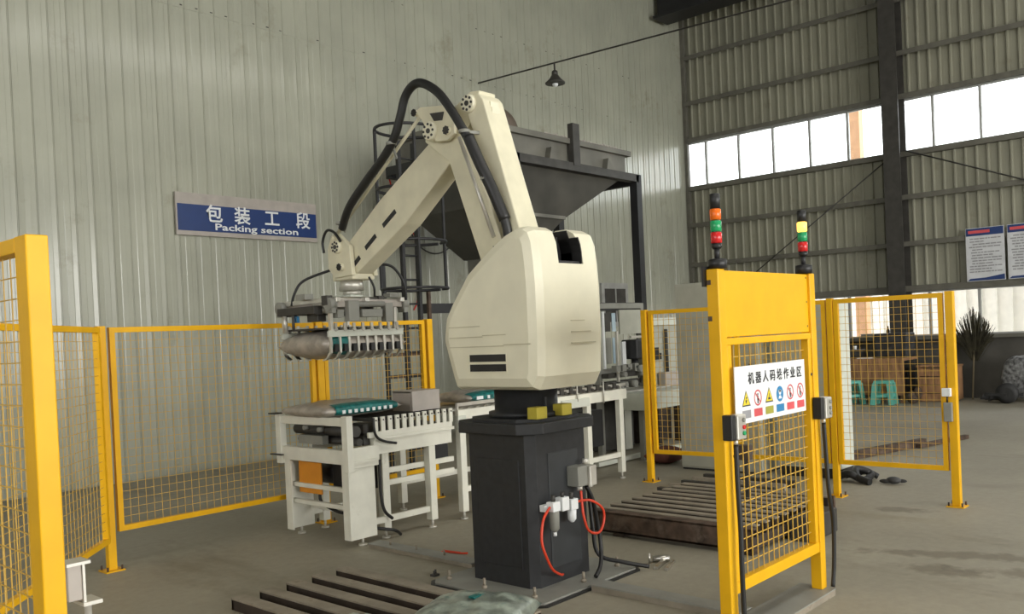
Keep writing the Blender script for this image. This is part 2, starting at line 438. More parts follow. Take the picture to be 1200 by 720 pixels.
def window_strip(n0, z0, z1, ys, fr, glass):
    wd = struct('window_%d' % n0, MB().box(WX-.02, WX+.05, YB, WY-.08, z0, z0+.03).box(WX-.02, WX+.05, YB, WY-.08, z1-.03, z1), fr)
    for y in ys: obj('mullion', MB().box(WX-.03, WX+.05, y-.022, y+.022, z0, z1), fr, wd)
    e = [WY-.08]+ys+[YB]
    for a, b_ in zip(e, e[1:]): obj('pane', MB().box(WX+.0, WX+.008, b_+.022, a-.022, z0+.03, z1-.03), glass, wd)
    return wd
def glassmat(name, tint, rough):
    m = bpy.data.materials.new(name); m.use_nodes = True; nt = m.node_tree
    b = nt.nodes['Principled BSDF']; out = nt.nodes['Material Output']
    t = nt.nodes.new('ShaderNodeBsdfTransparent'); t.inputs[0].default_value = (*tint, 1)
    g = nt.nodes.new('ShaderNodeBsdfGlossy'); g.inputs['Roughness'].default_value = rough
    f = nt.nodes.new('ShaderNodeFresnel'); f.inputs[0].default_value = 1.45
    n = nt.nodes.new('ShaderNodeTexNoise'); n.inputs['Scale'].default_value = 3
    mx = nt.nodes.new('ShaderNodeMixShader'); nt.links.new(f.outputs[0], mx.inputs[0]); nt.links.new(t.outputs[0], mx.inputs[1]); nt.links.new(g.outputs[0], mx.inputs[2])
    nt.links.new(mx.outputs[0], out.inputs[0]); nt.nodes.remove(b); return m
M['glass'] = glassmat('window_glass', (.96, .98, .97), .05)
M['glass_low'] = glassmat('lower_window_glass', (.98, .98, .96), .1)
window_strip(1, Z3, Z4, ys_up, 'mullion', 'glass')
window_strip(2, Z1+.05, Z2-.02, [8.9, 8.05, 7.2, 6.32, 5.6, 4.70, 3.90, 3.0, 2.1, 1.2, .3], 'mullion', 'glass_low')
# corrugated pale site wall and orange pillar outside
og = struct('trim_1', MB().box(24, 24.2, -20, 30, -.2, 3.6), 'outside_white')
mb = MB()
for i in range(90): mb.box(23.95, 24, -12+i*.34, -12+i*.34+.13, -.2, 3.6)
obj('fence_ribs', mb, 'outside_white', og, kind='stuff')
struct('trim_2', MB().box(21.5, 21.75, 7.92, 8.18, -.2, 12), 'outside_orange')
struct('trim_3', MB().box(WX+.3, 40, -30, 40, -.3, -.2), 'yard')
# the other two walls with their openings (outside the frame)
struct('wall_right', MB().box(XB, WX, YB-.2, YB, 5.8, TOP).box(XB, -4, YB-.2, YB, 0, 5.8).box(14, WX, YB-.2, YB, 0, 5.8), 'sheet_end')
struct('wall_rear', MB().box(XB-.2, XB, YB, WY, 0, 3).box(XB-.2, XB, YB, WY, 6.2, TOP).box(XB-.2, XB, 8, WY, 3, 6.2).box(XB-.2, XB, YB, -6, 3, 6.2), 'sheet_end')

# ------------------------------------------------------------------ signs on the walls
sg = thing('wall_sign', 'long blue and white section sign on the left wall', 'sign', (6.82, WY-.03, 3.10))
SX0, SX1 = 5.66, 7.85
obj('board', MB().box(SX0, SX1, WY-.05, WY-.02, 3.12, 3.68), 'signgrey', sg, 'pale grey brown backing band')
obj('blue_field', MB().box(SX0+.02, SX1-.01, WY-.056, WY-.049, 3.18, 3.53), 'signblue', sg, 'dark blue lettered field')
for i, ch in enumerate('包装工段'):
    obj('lettering', xf(text_mb(ch, .25, .002, .004), face_minus_y((6.20, 6.62, 7.09, 7.61)[i], WY-.059, 3.405)), 'signwhite', sg)
obj('lettering', xf(text_mb('Packing section', .125, .002, .002), Matrix.Translation((6.86, WY-.059, 3.245)) @ Matrix.Diagonal((1.72, 1, 1, 1)) @ Matrix.Rotation(PI/2, 4, 'X')), 'signwhite', sg)

def notice(y0, y1, label, hdr):
    t = thing('notice_board', label, 'notice', (WX-.2, (y0+y1)/2, 2.24), 'notice boards on the end wall')
    xx = WX-.16
    obj('board', MB().box(xx-.02, xx, y0, y1, 2.24, 3.25), 'board', t)
    obj('header', MB().box(xx-.026, xx-.019, y0+.01, y1-.01, 3.10, 3.24), 'signblue', t, 'dark blue header band')
    mb = MB(); rr = random.Random(hdr)
    mb.box(xx-.031, xx-.025, y1-.42, y1-.05, 3.145, 3.20)
    obj('header_text', mb, 'inkred', t)
    mb = MB(); z = 3.03
    while z > 2.38:
        a = y1-.05-rr.uniform(0, .08); e = y0+.05+rr.choice((0, 0, .15, .3))
        while a > e+.03:
            l = rr.uniform(.03, .12); mb.box(xx-.024, xx-.0195, max(a-l, e), a, z, z+.022); a -= l+.012
        z -= .052
    obj('text_lines', mb, 'inkgrey', t, kind='stuff')
    obj('footer', MB().prism([(y0+.01, 2.25), (y1-.01, 2.25), (y1-.06, 2.29), ((y0+y1)/2, 2.30), (y0+.01, 2.35)], xx-.024, xx-.019, 'X'), 'signblue', t)
notice(4.20, 4.86, 'left notice board with a blue header on the end wall', 3)
notice(3.46, 4.15, 'right notice board, cut by the edge of the photo, on the end wall', 5)

# ------------------------------------------------------------------ overhead conduit and lamp
cp = obj('conduit_pipe', MB().cyl((11.51, WY-.01, 6.15), (13.0, -4.5, 6.16), .014, n=8), 'darksteel')
tag(cp, 'thin overhead pipe running out from the left wall to the right', 'pipe')
lx, ly, lz = 11.668, 9.31, 6.14
lp = thing('pendant_lamp', 'small bell shaped factory lamp hanging from the overhead pipe', 'lamp', (lx, ly, lz-.36))
obj('stem', MB().cyl((lx, ly, lz), (lx, ly, lz-.12), .015, n=8).lathe((lx, ly, lz-.16), [(.02, .05), (.05, .03), (.055, -.04), (.03, -.05)]), 'darksteel', lp)
obj('lamp_shade', MB().lathe((lx, ly, lz-.34), [(.165, 0), (.17, .02), (.11, .07), (.06, .14), (.04, .16), (.03, .16)]), 'darksteel', lp)
obj('bulb', MB().sphere((lx, ly, lz-.345), .05), 'signwhite', lp)

# ------------------------------------------------------------------ safety fences
def wires(mb, p0, p1, z0, z1, pitch=.0625, t=.0032):
    p0 = Vector(p0); p1 = Vector(p1); d = p1-p0; L = d.length; n = max(1, round(L/pitch)); d.normalize(); nr = Vector((-d.y, d.x))
    for i in range(1, n):
        q = p0+d*(L*i/n); mb.bar((q.x, q.y, z0), (q.x, q.y, z1), t, t, up=(nr.x, nr.y, 0))
    nz = max(1, round((z1-z0)/pitch))
    for i in range(1, nz):
        z = z0+(z1-z0)*i/nz; mb.bar((p0.x+nr.x*t, p0.y+nr.y*t, z), (p1.x+nr.x*t, p1.y+nr.y*t, z), t, t)
    return mb
def fence_panel(parent, p0, p1, z0, z1, fr=.04):
    a = Vector((*p0, 0)); b_ = Vector((*p1, 0)); d = (b_-a).normalized(); h = fr/2
    mb = MB()
    for z in (z0+h, z1-h): mb.bar(a+Vector((0, 0, z)), b_+Vector((0, 0, z)), fr, fr)
    for q in (a+d*h, b_-d*h): mb.bar(q+Vector((0, 0, z0+fr)), q+Vector((0, 0, z1-fr)), fr, fr, up=d)
    f = obj('panel_frame', mb, 'yellow', parent)
    obj('wire_mesh', wires(MB(), (a+d*fr).xy, (b_-d*fr).xy, z0+fr, z1-fr), 'yellow_wire', f, kind='stuff')
def fence_post(parent, x, y, h=1.81, s=.06, plate=.07):
    t = obj('post', MB().box(x-s/2, x+s/2, y-s/2, y+s/2, .008, h, .004), 'yellow', parent)
    obj('base_plate', MB().box(x-plate, x+plate, y-plate, y+plate, .0, .01), 'yellow', t)
    mb = MB()
    for sx in (-1, 1):
        for sy in (-1, 1): mb.cyl((x+sx*plate*.75, y+sy*plate*.75, .01), (x+sx*plate*.75, y+sy*plate*.75, .04), .008, n=6)
    obj('anchor_bolts', mb, 'rust', t, kind='stuff')
bf = thing('safety_fence', 'yellow mesh back fence along the left wall, behind the conveyor', 'fence', (4.4, 6.62, 0), 'yellow safety fences')
fence_post(bf, 2.80, 6.62); fence_post(bf, 4.72, 6.62, s=.07); fence_post(bf, 6.06, 6.62, s=.07)
fence_panel(bf, (2.86, 6.62), (4.67, 6.62), .28, 1.80)
fence_panel(bf, (4.77, 6.62), (6.0, 6.62), .28, 1.80)
lf = thing('safety_fence', 'slanting yellow mesh fence between the tall near post and the back fence', 'fence', (2.1, 5.85, 0), 'yellow safety fences')
fence_panel(lf, (2.755, 6.56), (1.50, 5.15), .22, 1.80)
fence_post(lf, 1.46, 5.10)
rf_ = thing('safety_fence', 'yellow mesh fence on the right, beyond the warning gate', 'fence', (7.9, 3.7, 0), 'yellow safety fences')
fence_post(rf_, 7.95, 2.24, s=.065); fence_post(rf_, 7.93, 3.25, s=.055); fence_post(rf_, 7.84, 5.20)
fence_panel(rf_, (7.945, 2.29), (7.93, 3.215), .30, 1.80)
fence_panel(rf_, (7.93, 3.29), (7.90, 4.20), .30, 1.80)
fence_panel(rf_, (7.90, 4.24), (7.85, 5.15), .30, 1.80)
sw = thing('door_switch', 'small white door switch on the right end post of the right fence', 'switch', (7.90, 2.30, .72))
obj('switch_box', MB().box(7.875, 7.915, 2.24, 2.31, .93, 1.0, .005), 'signwhite', sw)
obj('lock_body', MB().box(7.875, 7.915, 2.235, 2.30, .72, .88, .005), 'grey', sw)
obj('switch_cable', MB().cyl((7.90, 2.275, .88), (7.90, 2.275, .93), .006, n=6), 'rubber', sw)

# tall front frame at the left edge
px, py = .925, 2.64
fp = thing('tall_fence_frame', 'tall near yellow frame with wire mesh at the left edge', 'fence', (px+.03, py+.8, 0))
obj('post', MB().box(px, px+.062, py, py+.085, 0.008, 1.945, .004), 'yellow', fp)
obj('post', MB().box(px, px+.062, py+1.6, py+1.685, 0.008, 1.945, .004), 'yellow', fp)
obj('rail', MB().box(px, px+.05, py+.085, py+1.6, 1.90, 1.943, .003), 'yellow', fp)
obj('rail', MB().box(px, px+.05, py+.085, py+1.6, .28, .33, .003), 'yellow', fp)
obj('base_plate', MB().box(px-.05, px+.11, py-.05, py+.13, 0, .01), 'yellow', fp)
obj('wire_mesh', wires(MB(), (px+.03, py+.085), (px+.03, py+1.6), .33, 1.90), 'yellow_wire', fp, kind='stuff')
# sensor bracket on a stalk
bx_, by_ = 1.165, 3.0
br = thing('sensor_stand', 'small grey metal sensor bracket on a thin stalk by the near post', 'sensor', (bx_, by_, 0))
obj('stalk', MB().cyl((bx_+.02, by_, 0.01), (bx_+.02, by_, .80), .012, n=8), 'alu', br)
obj('housing', MB().box(bx_-.05, bx_-.005, by_-.03, by_+.03, .81, .93, .004), 'signgrey', br)
obj('channel', MB().box(bx_-.055, bx_+.02, by_-.04, by_+.04, .925, .935).box(bx_-.005, bx_+.003, by_-.035, by_+.035, .80, .93).box(bx_-.01, bx_+.05, by_-.045, by_+.045, .79, .802), 'alu', br)
obj('foot', MB().cyl((bx_+.02, by_, 0), (bx_+.02, by_, .012), .06), 'alu', br)

# ------------------------------------------------------------------ warning gate
GX0, GX1, GY = 3.90, 5.04, 2.2
gt = thing('safety_gate', 'yellow gate frame with solid top panel and wire mesh', 'gate', ((GX0+GX1)/2, GY, 0))
obj('post', MB().box(GX0, GX0+.07, GY-.05, GY+.015, .04, 1.885, .005), 'yellow', gt)
obj('post', MB().box(GX1-.07, GX1, GY-.05, GY+.015, .04, 1.885, .005), 'yellow', gt)
obj('top_panel', MB().box(GX0+.07, GX1-.07, GY-.035, GY+.01, 1.545, 1.88, .004), 'yellow', gt)
obj('panel_lip', MB().box(GX0+.07, GX1-.07, GY-.045, GY+.01, 1.505, 1.54, .004), 'yellow', gt)
obj('rail', MB().box(GX0+.07, GX1-.07, GY-.045, GY+.0, .26, .32, .004), 'yellow', gt)
for xx in (GX0+.075, GX1-.115): obj('stile', MB().box(xx, xx+.04, GY-.045, GY+.0, .32, 1.505, .004), 'yellow', gt)
obj('wire_mesh', wires(MB(), (GX0+.115, GY-.02), (GX1-.115, GY-.02), .32, 1.505, .062, .0045), 'yellow_wire', gt, kind='stuff')
mb = MB()
for xx in (GX0+.001,):
    for z in (1.82, 1.64): mb.box(xx-.004, xx+.001, GY-.01, GY+.012, z-.012, z+.012)
for z in (1.86, 1.72, 1.58): mb.cyl((GX1-.09, GY-.036, z), (GX1-.09, GY-.028, z), .006, n=8)
mb.cyl((GX0+.095, GY-.05, .95), (GX0+.095, GY-.044, .95), .008, n=8).cyl((GX1-.09, GY-.05, 1.30), (GX1-.09, GY-.044, 1.30), .008, n=8)
obj('bolt_heads', mb, 'rust', gt, kind='stuff')

# the warning sign
SGY = 2.128; sx0, sx1 = 3.985, 4.80
ws = thing('warning_sign', 'white warning sign with safety pictograms on the yellow gate', 'sign', ((sx0+sx1)/2, SGY, 1.10))
obj('plate', MB().box(sx0, sx1, SGY, SGY+.004, 1.105, 1.395), 'signwhite', ws)
for i, ch in enumerate('机器人码垛作业区'):
    obj('lettering', xf(text_mb(ch, .064, .0006, .0012), Matrix.Translation((sx0+.17+i*.0815, SGY-.0012, 1.325)) @ Matrix.Rotation(PI/2, 4, 'X')), 'inkblack', ws)
def pic(xc, kind, first=False):
    zc = 1.225; r = .040; Y = SGY-.001
    def disc(mb, x, z, rr, n=20, dy=0, inner=0):
        if inner:
            for i in range(n):
                a, b_ = 2*PI*i/n, 2*PI*(i+1)/n
                mb.quadface([(x+math.cos(a)*rr, Y-dy, z+math.sin(a)*rr), (x+math.cos(b_)*rr, Y-dy, z+math.sin(b_)*rr), (x+math.cos(b_)*inner, Y-dy, z+math.sin(b_)*inner), (x+math.cos(a)*inner, Y-dy, z+math.sin(a)*inner)])
        else: mb.quadface([(x+math.cos(2*PI*i/n)*rr, Y-dy, z+math.sin(2*PI*i/n)*rr) for i in range(n)])
        return mb
    def tri(mb, x, z, s, dy=0): mb.quadface([(x-s, Y-dy, z-s*.75), (x+s, Y-dy, z-s*.75), (x, Y-dy, z+s)]); return mb
    if kind == 'warn' or kind == 'hand':
        c = 'inkyellow' if kind == 'warn' else 'inkolive'
        obj('pictogram', tri(MB(), xc, zc, .046), 'inkblack', ws)
        obj('pictogram', tri(MB(), xc, zc, .037, .0005), 'inkyellow', ws)
        g = MB()
        if kind == 'warn': g.quadface([(xc-.004, Y-.001, zc+.012), (xc+.012, Y-.001, zc+.014), (xc-.002, Y-.001, zc-.004)]).quadface([(xc-.010, Y-.001, zc-.004), (xc+.010, Y-.001, zc-.002), (xc-.004, Y-.001, zc-.024)])
        else: g.quadface([(xc-.016, Y-.001, zc-.020), (xc+.016, Y-.001, zc-.020), (xc+.012, Y-.001, zc-.008), (xc-.012, Y-.001, zc-.008)]).quadface([(xc-.004, Y-.001, zc-.006), (xc+.004, Y-.001, zc-.006), (xc+.003, Y-.001, zc+.012), (xc-.003, Y-.001, zc+.012)])
        obj('pictogram', g, 'inkblack', ws)
        bar = 'inkgrey' if kind == 'warn' else 'inkolive'
    elif kind == 'no':
        obj('pictogram', disc(MB(), xc, zc, .042, inner=.034), 'inkred', ws)
        g = MB(); disc(g, xc, zc+.018, .006, 8)
        g.quadface([(xc-.008, Y, zc-.012), (xc+.008, Y, zc-.012), (xc+.006, Y, zc+.011), (xc-.006, Y, zc+.011)])
        g.quadface([(xc-.007, Y, zc-.030), (xc-.001, Y, zc-.030), (xc-.001, Y, zc-.012), (xc-.006, Y, zc-.012)])
        g.quadface([(xc+.002, Y, zc-.030), (xc+.008, Y, zc-.030), (xc+.006, Y, zc-.012), (xc+.001, Y, zc-.012)])
        obj('pictogram', g, 'inkblack', ws)
        obj('pictogram', MB().quadface([(xc-.027, Y-.001, zc+.021), (xc-.022, Y-.001, zc+.026), (xc+.027, Y-.001, zc-.021), (xc+.022, Y-.001, zc-.026)]), 'inkred', ws)
        bar = 'inkred'
    else:
        obj('pictogram', disc(MB(), xc, zc, .042), 'inkblue', ws)
        g = disc(MB(), xc, zc+.008, .014, 12, .0006); g.quadface([(xc-.020, Y-.0006, zc+.010), (xc+.020, Y-.0006, zc+.010), (xc+.012, Y-.0006, zc+.022), (xc-.012, Y-.0006, zc+.022)])
        g.quadface([(xc-.020, Y-.0006, zc-.026), (xc+.020, Y-.0006, zc-.026), (xc+.010, Y-.0006, zc-.009), (xc-.010, Y-.0006, zc-.009)])
        obj('pictogram', g, 'signwhite', ws); bar = 'inkblue'
    obj('caption_block', MB().quadface([(xc-.046, Y, 1.130), (xc+.046, Y, 1.130), (xc+.046, Y, 1.170), (xc-.046, Y, 1.170)]), bar, ws)
for i, kd in enumerate(('warn', 'no', 'hand', 'must', 'no', 'no')): pic(sx0+.11+i*.1275, kd)

# grey switch boxes with cables
for (xx, lab, zt) in ((3.925, 'grey push button box on the left post of the gate', 1.165), (4.985, 'grey push button box on the right post of the gate', 1.165)):
    t = thing('button_box', lab, 'switch', (xx, 2.12, zt-.14), 'button boxes on the gate posts')
    obj('back_shell', MB().box(xx-.045, xx-.002, 2.098, 2.15, zt-.125, zt, .004), 'rubber', t, 'black back shell')
    obj('box', MB().box(xx-.002, xx+.085, 2.088, 2.15, zt-.125, zt-.003, .006), 'alu', t)
    for z, c_ in ((.03, 'grey'), (.065, 'lamp_red'), (.095, 'lamp_green')): obj('button', MB().cyl((xx+.055, 2.088, zt-z), (xx+.055, 2.080, zt-z), .011, n=10), c_ if xx < 4.5 else 'grey', t)
    obj('cable_gland', MB().cyl((xx+.03, 2.12, zt-.155), (xx+.03, 2.12, zt-.125), .012, n=8), 'alu', t)
    bow = -.01 if xx < 4.5 else .055
    c = obj('control_cable', MB().tube([(xx+.03, 2.12, zt-.15), (xx+.03+bow*.2, 2.118, .8), (xx+.03+bow*.3, 2.112, .6), (xx+.03+bow, 2.11, .42), (xx+.03+bow*.8, 2.11, .2), (xx+.03+bow*.3, 2.112, .05)], .013, n=8), 'rubber')
    tag(c, ('black cable running down the %s post of the gate' % ('left' if xx < 4.5 else 'right')), 'cable')
# signal towers
def tower(x, y, z0, top, cols, label):
    t = thing('signal_tower', label, 'light', (x, y, z0), 'signal towers on the gate')
    h = top-z0; r = .026
    obj('base', MB().lathe((x, y, z0), [(.048, 0), (.048, .045), (.04, .05), (.015, .055)]), 'rubber', t)
    obj('pole', MB().cyl((x, y, z0+.05), (x, y, z0+.11), .013), 'black', t)
    obj('collar', MB().lathe((x, y, z0+.10), [(.02, 0), (r, .01), (r, .028)]), 'rubber', t)
    z = z0+.128
    for c, nm in cols:
        obj('lens', MB().lathe((x, y, z), [(r-.004, 0), (r+.002, .004), (r+.002, .052), (r-.004, .056)]), c, t, nm); z += .058
    obj('cap', MB().lathe((x, y, z), [(r, 0), (r, top-z-.004), (r-.006, top-z)]), 'rubber', t)
RG = [('lamp_red', 'red lens'), ('lamp_green', 'green lens')]
tower(3.965, 2.185, 1.886, 2.262, RG+[('lamp_orange', 'orange lens')], 'signal tower with unlit orange lens on the left post of the gate')
tower(4.975, 2.185, 1.886, 2.255, RG+[('lamp_lit', 'lit amber lens')], 'signal tower with glowing amber lens on the right post of the gate')
for (xx, pn) in ((3.915, 'left'), (4.99, 'right')):
    tag(obj('tower_bracket', MB().box(xx-.04, xx+.04, 2.216, 2.226, 1.80, 1.90), 'rubber'), 'black bracket plate under the signal tower on the %s gate post' % pn, 'bracket')

# ------------------------------------------------------------------ palletising robot
pd = thing('robot_pedestal', 'dark charcoal steel pedestal carrying the robot', 'pedestal', (4.38, 3.88, 0))
X0, X1, Y0, Y1 = 4.09, 4.68, 3.59, 4.17
c = .05
obj('body', MB().prism([(X0+c, Y0), (X1-c, Y0), (X1, Y0+c), (X1, Y1-c), (X1-c, Y1), (X0+c, Y1), (X0, Y1-c), (X0, Y0+c)], .02, .985, 'Z'), 'charcoal', pd)
cc = .12; a0, a1, b0, b1 = 4.01, 4.76, 3.51, 4.25
obj('cap_plate', MB().prism([(a0+cc, b0), (a1-cc, b0), (a1, b0+cc), (a1, b1-cc), (a1-cc, b1), (a0+cc, b1), (a0, b1-cc), (a0, b0+cc)], .985, 1.055, 'Z', .006).prism([(a0+cc+.06, b0+.07), (a1-cc-.06, b0+.07), (a1-.07, b0+cc+.06), (a1-.07, b1-cc-.06), (a1-cc-.06, b1-.07), (a0+cc+.06, b1-.07), (a0+.07, b1-cc-.06), (a0+.07, b0+cc+.06)], 1.055, 1.075, 'Z'), 'charcoal', pd)
M['panelgrey'] = mat('pedestal_panel_paint', (.035, .038, .041), .45, vary=.08)
obj('side_panel', MB().box(X0+.16, X1-.13, Y0-.006, Y0+.004, .12, .85, .003), 'panelgrey', pd, 'slightly lighter flat cover panel')
obj('side_panel', MB().box(X0-.006, X0+.004, Y0+.10, Y1-.12, .14, .82, .003), 'charcoal', pd)
obj('plate_seal', MB().prism([(3.83, 3.44), (3.91, 3.35), (4.87, 3.35), (4.95, 3.43), (4.95, 4.27), (4.87, 4.35), (3.91, 4.35), (3.83, 4.27)], 0, .010, 'Z'), 'rubber', pd, 'black seal around the floor plate')
obj('floor_plate', MB().prism([(3.86, 3.45), (3.92, 3.38), (4.86, 3.38), (4.92, 3.44), (4.92, 4.26), (4.86, 4.32), (3.92, 4.32), (3.86, 4.26)], 0, .022, 'Z'), 'grey', pd, 'flat grey steel floor plate')
mb = MB()
for (bx, by) in ((3.97, 3.50), (4.40, 3.46), (4.82, 3.50), (3.95, 3.9), (3.97, 4.24), (4.4, 4.26), (4.82, 4.24)):
    mb.cyl((bx, by, .022), (bx, by, .04), .018, n=6).cyl((bx, by, .04), (bx, by, .085), .009, n=8)
obj('anchor_bolts', mb, 'bar', pd, kind='stuff')

rb = thing('palletising_robot', 'cream palletising robot with jointed arm and large body housing', 'robot', (4.39, 3.88, 1.07))
obj('waist', MB().lathe((4.39, 3.87, 1.076), [(.25, 0), (.25, .03), (.21, .035), (.21, .20)], 28).box(4.33, 4.345, 3.652, 3.67, 1.10, 1.2), 'charcoal', rb, 'black turntable waist')
prof = [(3.455, 1.345), (3.50, 1.262), (4.185, 1.262), (4.215, 1.34), (4.285, 1.57), (4.288, 1.60), (4.262, 1.74), (4.20, 1.83), (4.04, 2.022), (3.90, 2.12), (3.79, 2.19), (3.70, 2.24), (3.62, 2.268), (3.54, 2.268), (3.49, 2.24), (3.462, 2.17), (3.448, 2.05), (3.44, 1.9), (3.44, 1.6)]
hb = bmesh.new()
HX0, HX1 = 4.035, 4.735
A = [hb.verts.new((HX0, u, v)) for u, v in prof]; B = [hb.verts.new((HX1, u, v)) for u, v in prof]; n = len(prof)
for i in range(n): hb.faces.new((A[i], A[(i+1) % n], B[(i+1) % n], B[i]))
fa = hb.faces.new(A[::-1]); fb = hb.faces.new(B)
bmesh.ops.recalc_face_normals(hb, faces=hb.faces)
hb.edges.ensure_lookup_table()
ea = [e for e in fa.edges]; eb = [e for e in fb.edges]
bmesh.ops.bevel(hb, geom=ea, offset=.075, segments=2, affect='EDGES', profile=.5, clamp_overlap=True)
eb = [e for e in hb.edges if all(abs(v.co.x-HX1) < 1e-5 for v in e.verts)]
bmesh.ops.bevel(hb, geom=eb, offset=.11, segments=5, affect='EDGES', profile=.5, clamp_overlap=True)
for f in hb.faces: f.smooth = True
me = bpy.data.meshes.new('housing'); hb.to_mesh(me); hb.free()
me.set_sharp_from_angle(angle=math.radians(40))
ho = bpy.data.objects.new('housing', me); COL.objects.link(ho)
cb = MB(); cb.prism([(3.57, 2.03), (4.6, 1.75), (4.6, 2.06), (3.57, 2.06)], 4.275, 4.525, 'X')
def boolean_cut(ob, cutter):
    cme = bpy.data.meshes.new('cut'); cutter.bm.to_mesh(cme); cutter.bm.free(); co = bpy.data.objects.new('cut', cme); COL.objects.link(co)
    md = ob.modifiers.new('b', 'BOOLEAN'); md.operation = 'DIFFERENCE'; md.object = co; md.solver = 'EXACT'
    dg = bpy.context.evaluated_depsgraph_get(); dg.update()
    nm = bpy.data.meshes.new_from_object(ob.evaluated_get(dg)); ob.modifiers.clear(); ob.data = nm; bpy.data.objects.remove(co)
boolean_cut(ho, MB().prism([(4.275, 2.04), (4.525, 2.04), (4.525, 2.12), (4.515, 2.17), (4.495, 2.215), (4.455, 2.30), (4.40, 2.6), (4.275, 2.6)], 3.2, 4.6, 'Y'))
cme = bpy.data.meshes.new('cut'); cb.bm.to_mesh(cme); cb.bm.free(); co = bpy.data.objects.new('cut', cme); COL.objects.link(co)
md = ho.modifiers.new('b', 'BOOLEAN'); md.operation = 'DIFFERENCE'; md.object = co; md.solver = 'EXACT'
dg = bpy.context.evaluated_depsgraph_get(); dg.update()
nm = bpy.data.meshes.new_from_object(ho.evaluated_get(dg)); bpy.data.objects.remove(ho); bpy.data.objects.remove(co)
hm = MB(); hm.bm.from_mesh(nm); bpy.data.meshes.remove(nm)
hs = obj('housing', hm, 'cream', rb, 'large cream body housing')
hs.data.set_sharp_from_angle(angle=math.radians(17))
# black sheets added inside the slot, standing in for its shade
obj('slot_shade', MB().prism([(3.47, 2.043), (4.12, 1.90), (4.12, 1.915), (3.47, 2.058)], 4.28, 4.52, 'X').prism([(3.62, 2.03), (3.66, 2.03), (3.66, 2.21), (3.62, 2.21)], 4.28, 4.52, 'X').box(4.277, 4.282, 3.46, 4.0, 2.045, 2.2).prism([(4.524, 2.045), (4.524, 2.12), (4.514, 2.168), (4.494, 2.213), (4.472, 2.262), (4.464, 2.258), (4.486, 2.208), (4.506, 2.165), (4.516, 2.12), (4.516, 2.045)], 3.53, 3.64, 'Y').prism([(4.524, 2.045), (4.524, 2.12), (4.514, 2.168), (4.494, 2.213), (4.486, 2.208), (4.506, 2.165), (4.516, 2.12), (4.516, 2.045)], 3.455, 3.72, 'Y').box(4.518, 4.523, 3.46, 3.95, 2.0, 2.14), 'black', hs)
obj('counter_link', MB().box(4.36, 4.385, 3.56, 3.60, 2.05, 2.20), 'alu', hs, 'pale upright link inside the slot')
for z in (1.49, 1.428):
    obj('vent', MB().box(4.028, 4.034, 3.705, 4.016, z-.045, z), 'black', hs)
    obj('vent_rim', MB().box(4.0315, 4.036, 3.70, 4.021, z-.05, z+.005), 'cream', hs)
M['groove'] = mat('housing_groove_shade', (.52, .48, .33), .5)  # darker cream for thin raised strips, painting in the shade of grooves
mb = MB()
for (y0, y1, z) in ((3.92, 4.2, 1.668), (3.90, 4.2, 1.600), (3.70, 3.90, 1.608), (3.72, 4.2, 1.538), (3.50, 3.72, 1.545)): mb.box(4.031, 4.037, y0, y1, z, z+.006)
for (x0, x1, z) in ((4.36, 4.50, 1.678), (4.36, 4.56, 1.607), (4.36, 4.61, 1.537)): mb.box(x0, x1, 3.4365, 3.445, z, z+.006)
obj('groove_strips', mb, 'groove', hs, kind='stuff')

def hull_bar(mb, pts, x0, x1, bev=.006): return mb.prism(pts, x0, x1, 'X', bev)
# lower arm
la = obj('lower_arm', MB().prism([(4.60, 3.09), (4.62, 3.00), (4.385, 2.82), (4.12, 2.10), (4.09, 2.0), (3.84, 2.0), (4.06, 2.60), (4.245, 2.97), (4.34, 3.12)], 4.285, 4.515, 'X', .008), 'cream_arm', rb)
rl = obj('rear_link', MB().prism([(4.20, 3.11), (4.17, 3.22), (4.09, 3.23), (4.055, 3.19), (3.70, 2.04), (3.83, 2.04)], 4.30, 4.50, 'X', .008), 'cream_arm', rb)
obj('cap_block', MB().box(4.37, 4.44, 3.82, 3.87, 2.29, 2.36), 'cream_arm', rl)
mb = MB()
for z in (3.16, 3.12): 
    f = (z-2.04)/(3.19-2.04); yy = 3.70+f*(4.055-3.70); mb.box(4.36, 4.44, yy-.006, yy+.02, z-.02, z+.02)
obj('clamp_plates', mb, 'cream', rl, kind='stuff')
fa_ = obj('forearm', MB().prism([(4.10, 3.26), (4.19, 3.27), (4.50, 3.13), (4.624, 2.99), (5.188, 2.67), (5.60, 2.385), (5.68, 2.27), (5.62, 2.15), (5.50, 2.145), (4.91, 2.46), (4.40, 2.83), (4.30, 2.96), (4.12, 3.13)], 4.32, 4.48, 'X', .008), 'cream_arm', rb)
for (a, b_) in (((5.01, 2.565), (5.16, 2.472)), ((5.25, 2.41), (5.38, 2.325)), ((5.455, 2.265), (5.555, 2.195))):
    obj('slot', MB().bar((4.318, a[0], a[1]), (4.318, b_[0], b_[1]), .006, .034, up=(0, .5, .85)), 'black', fa_)
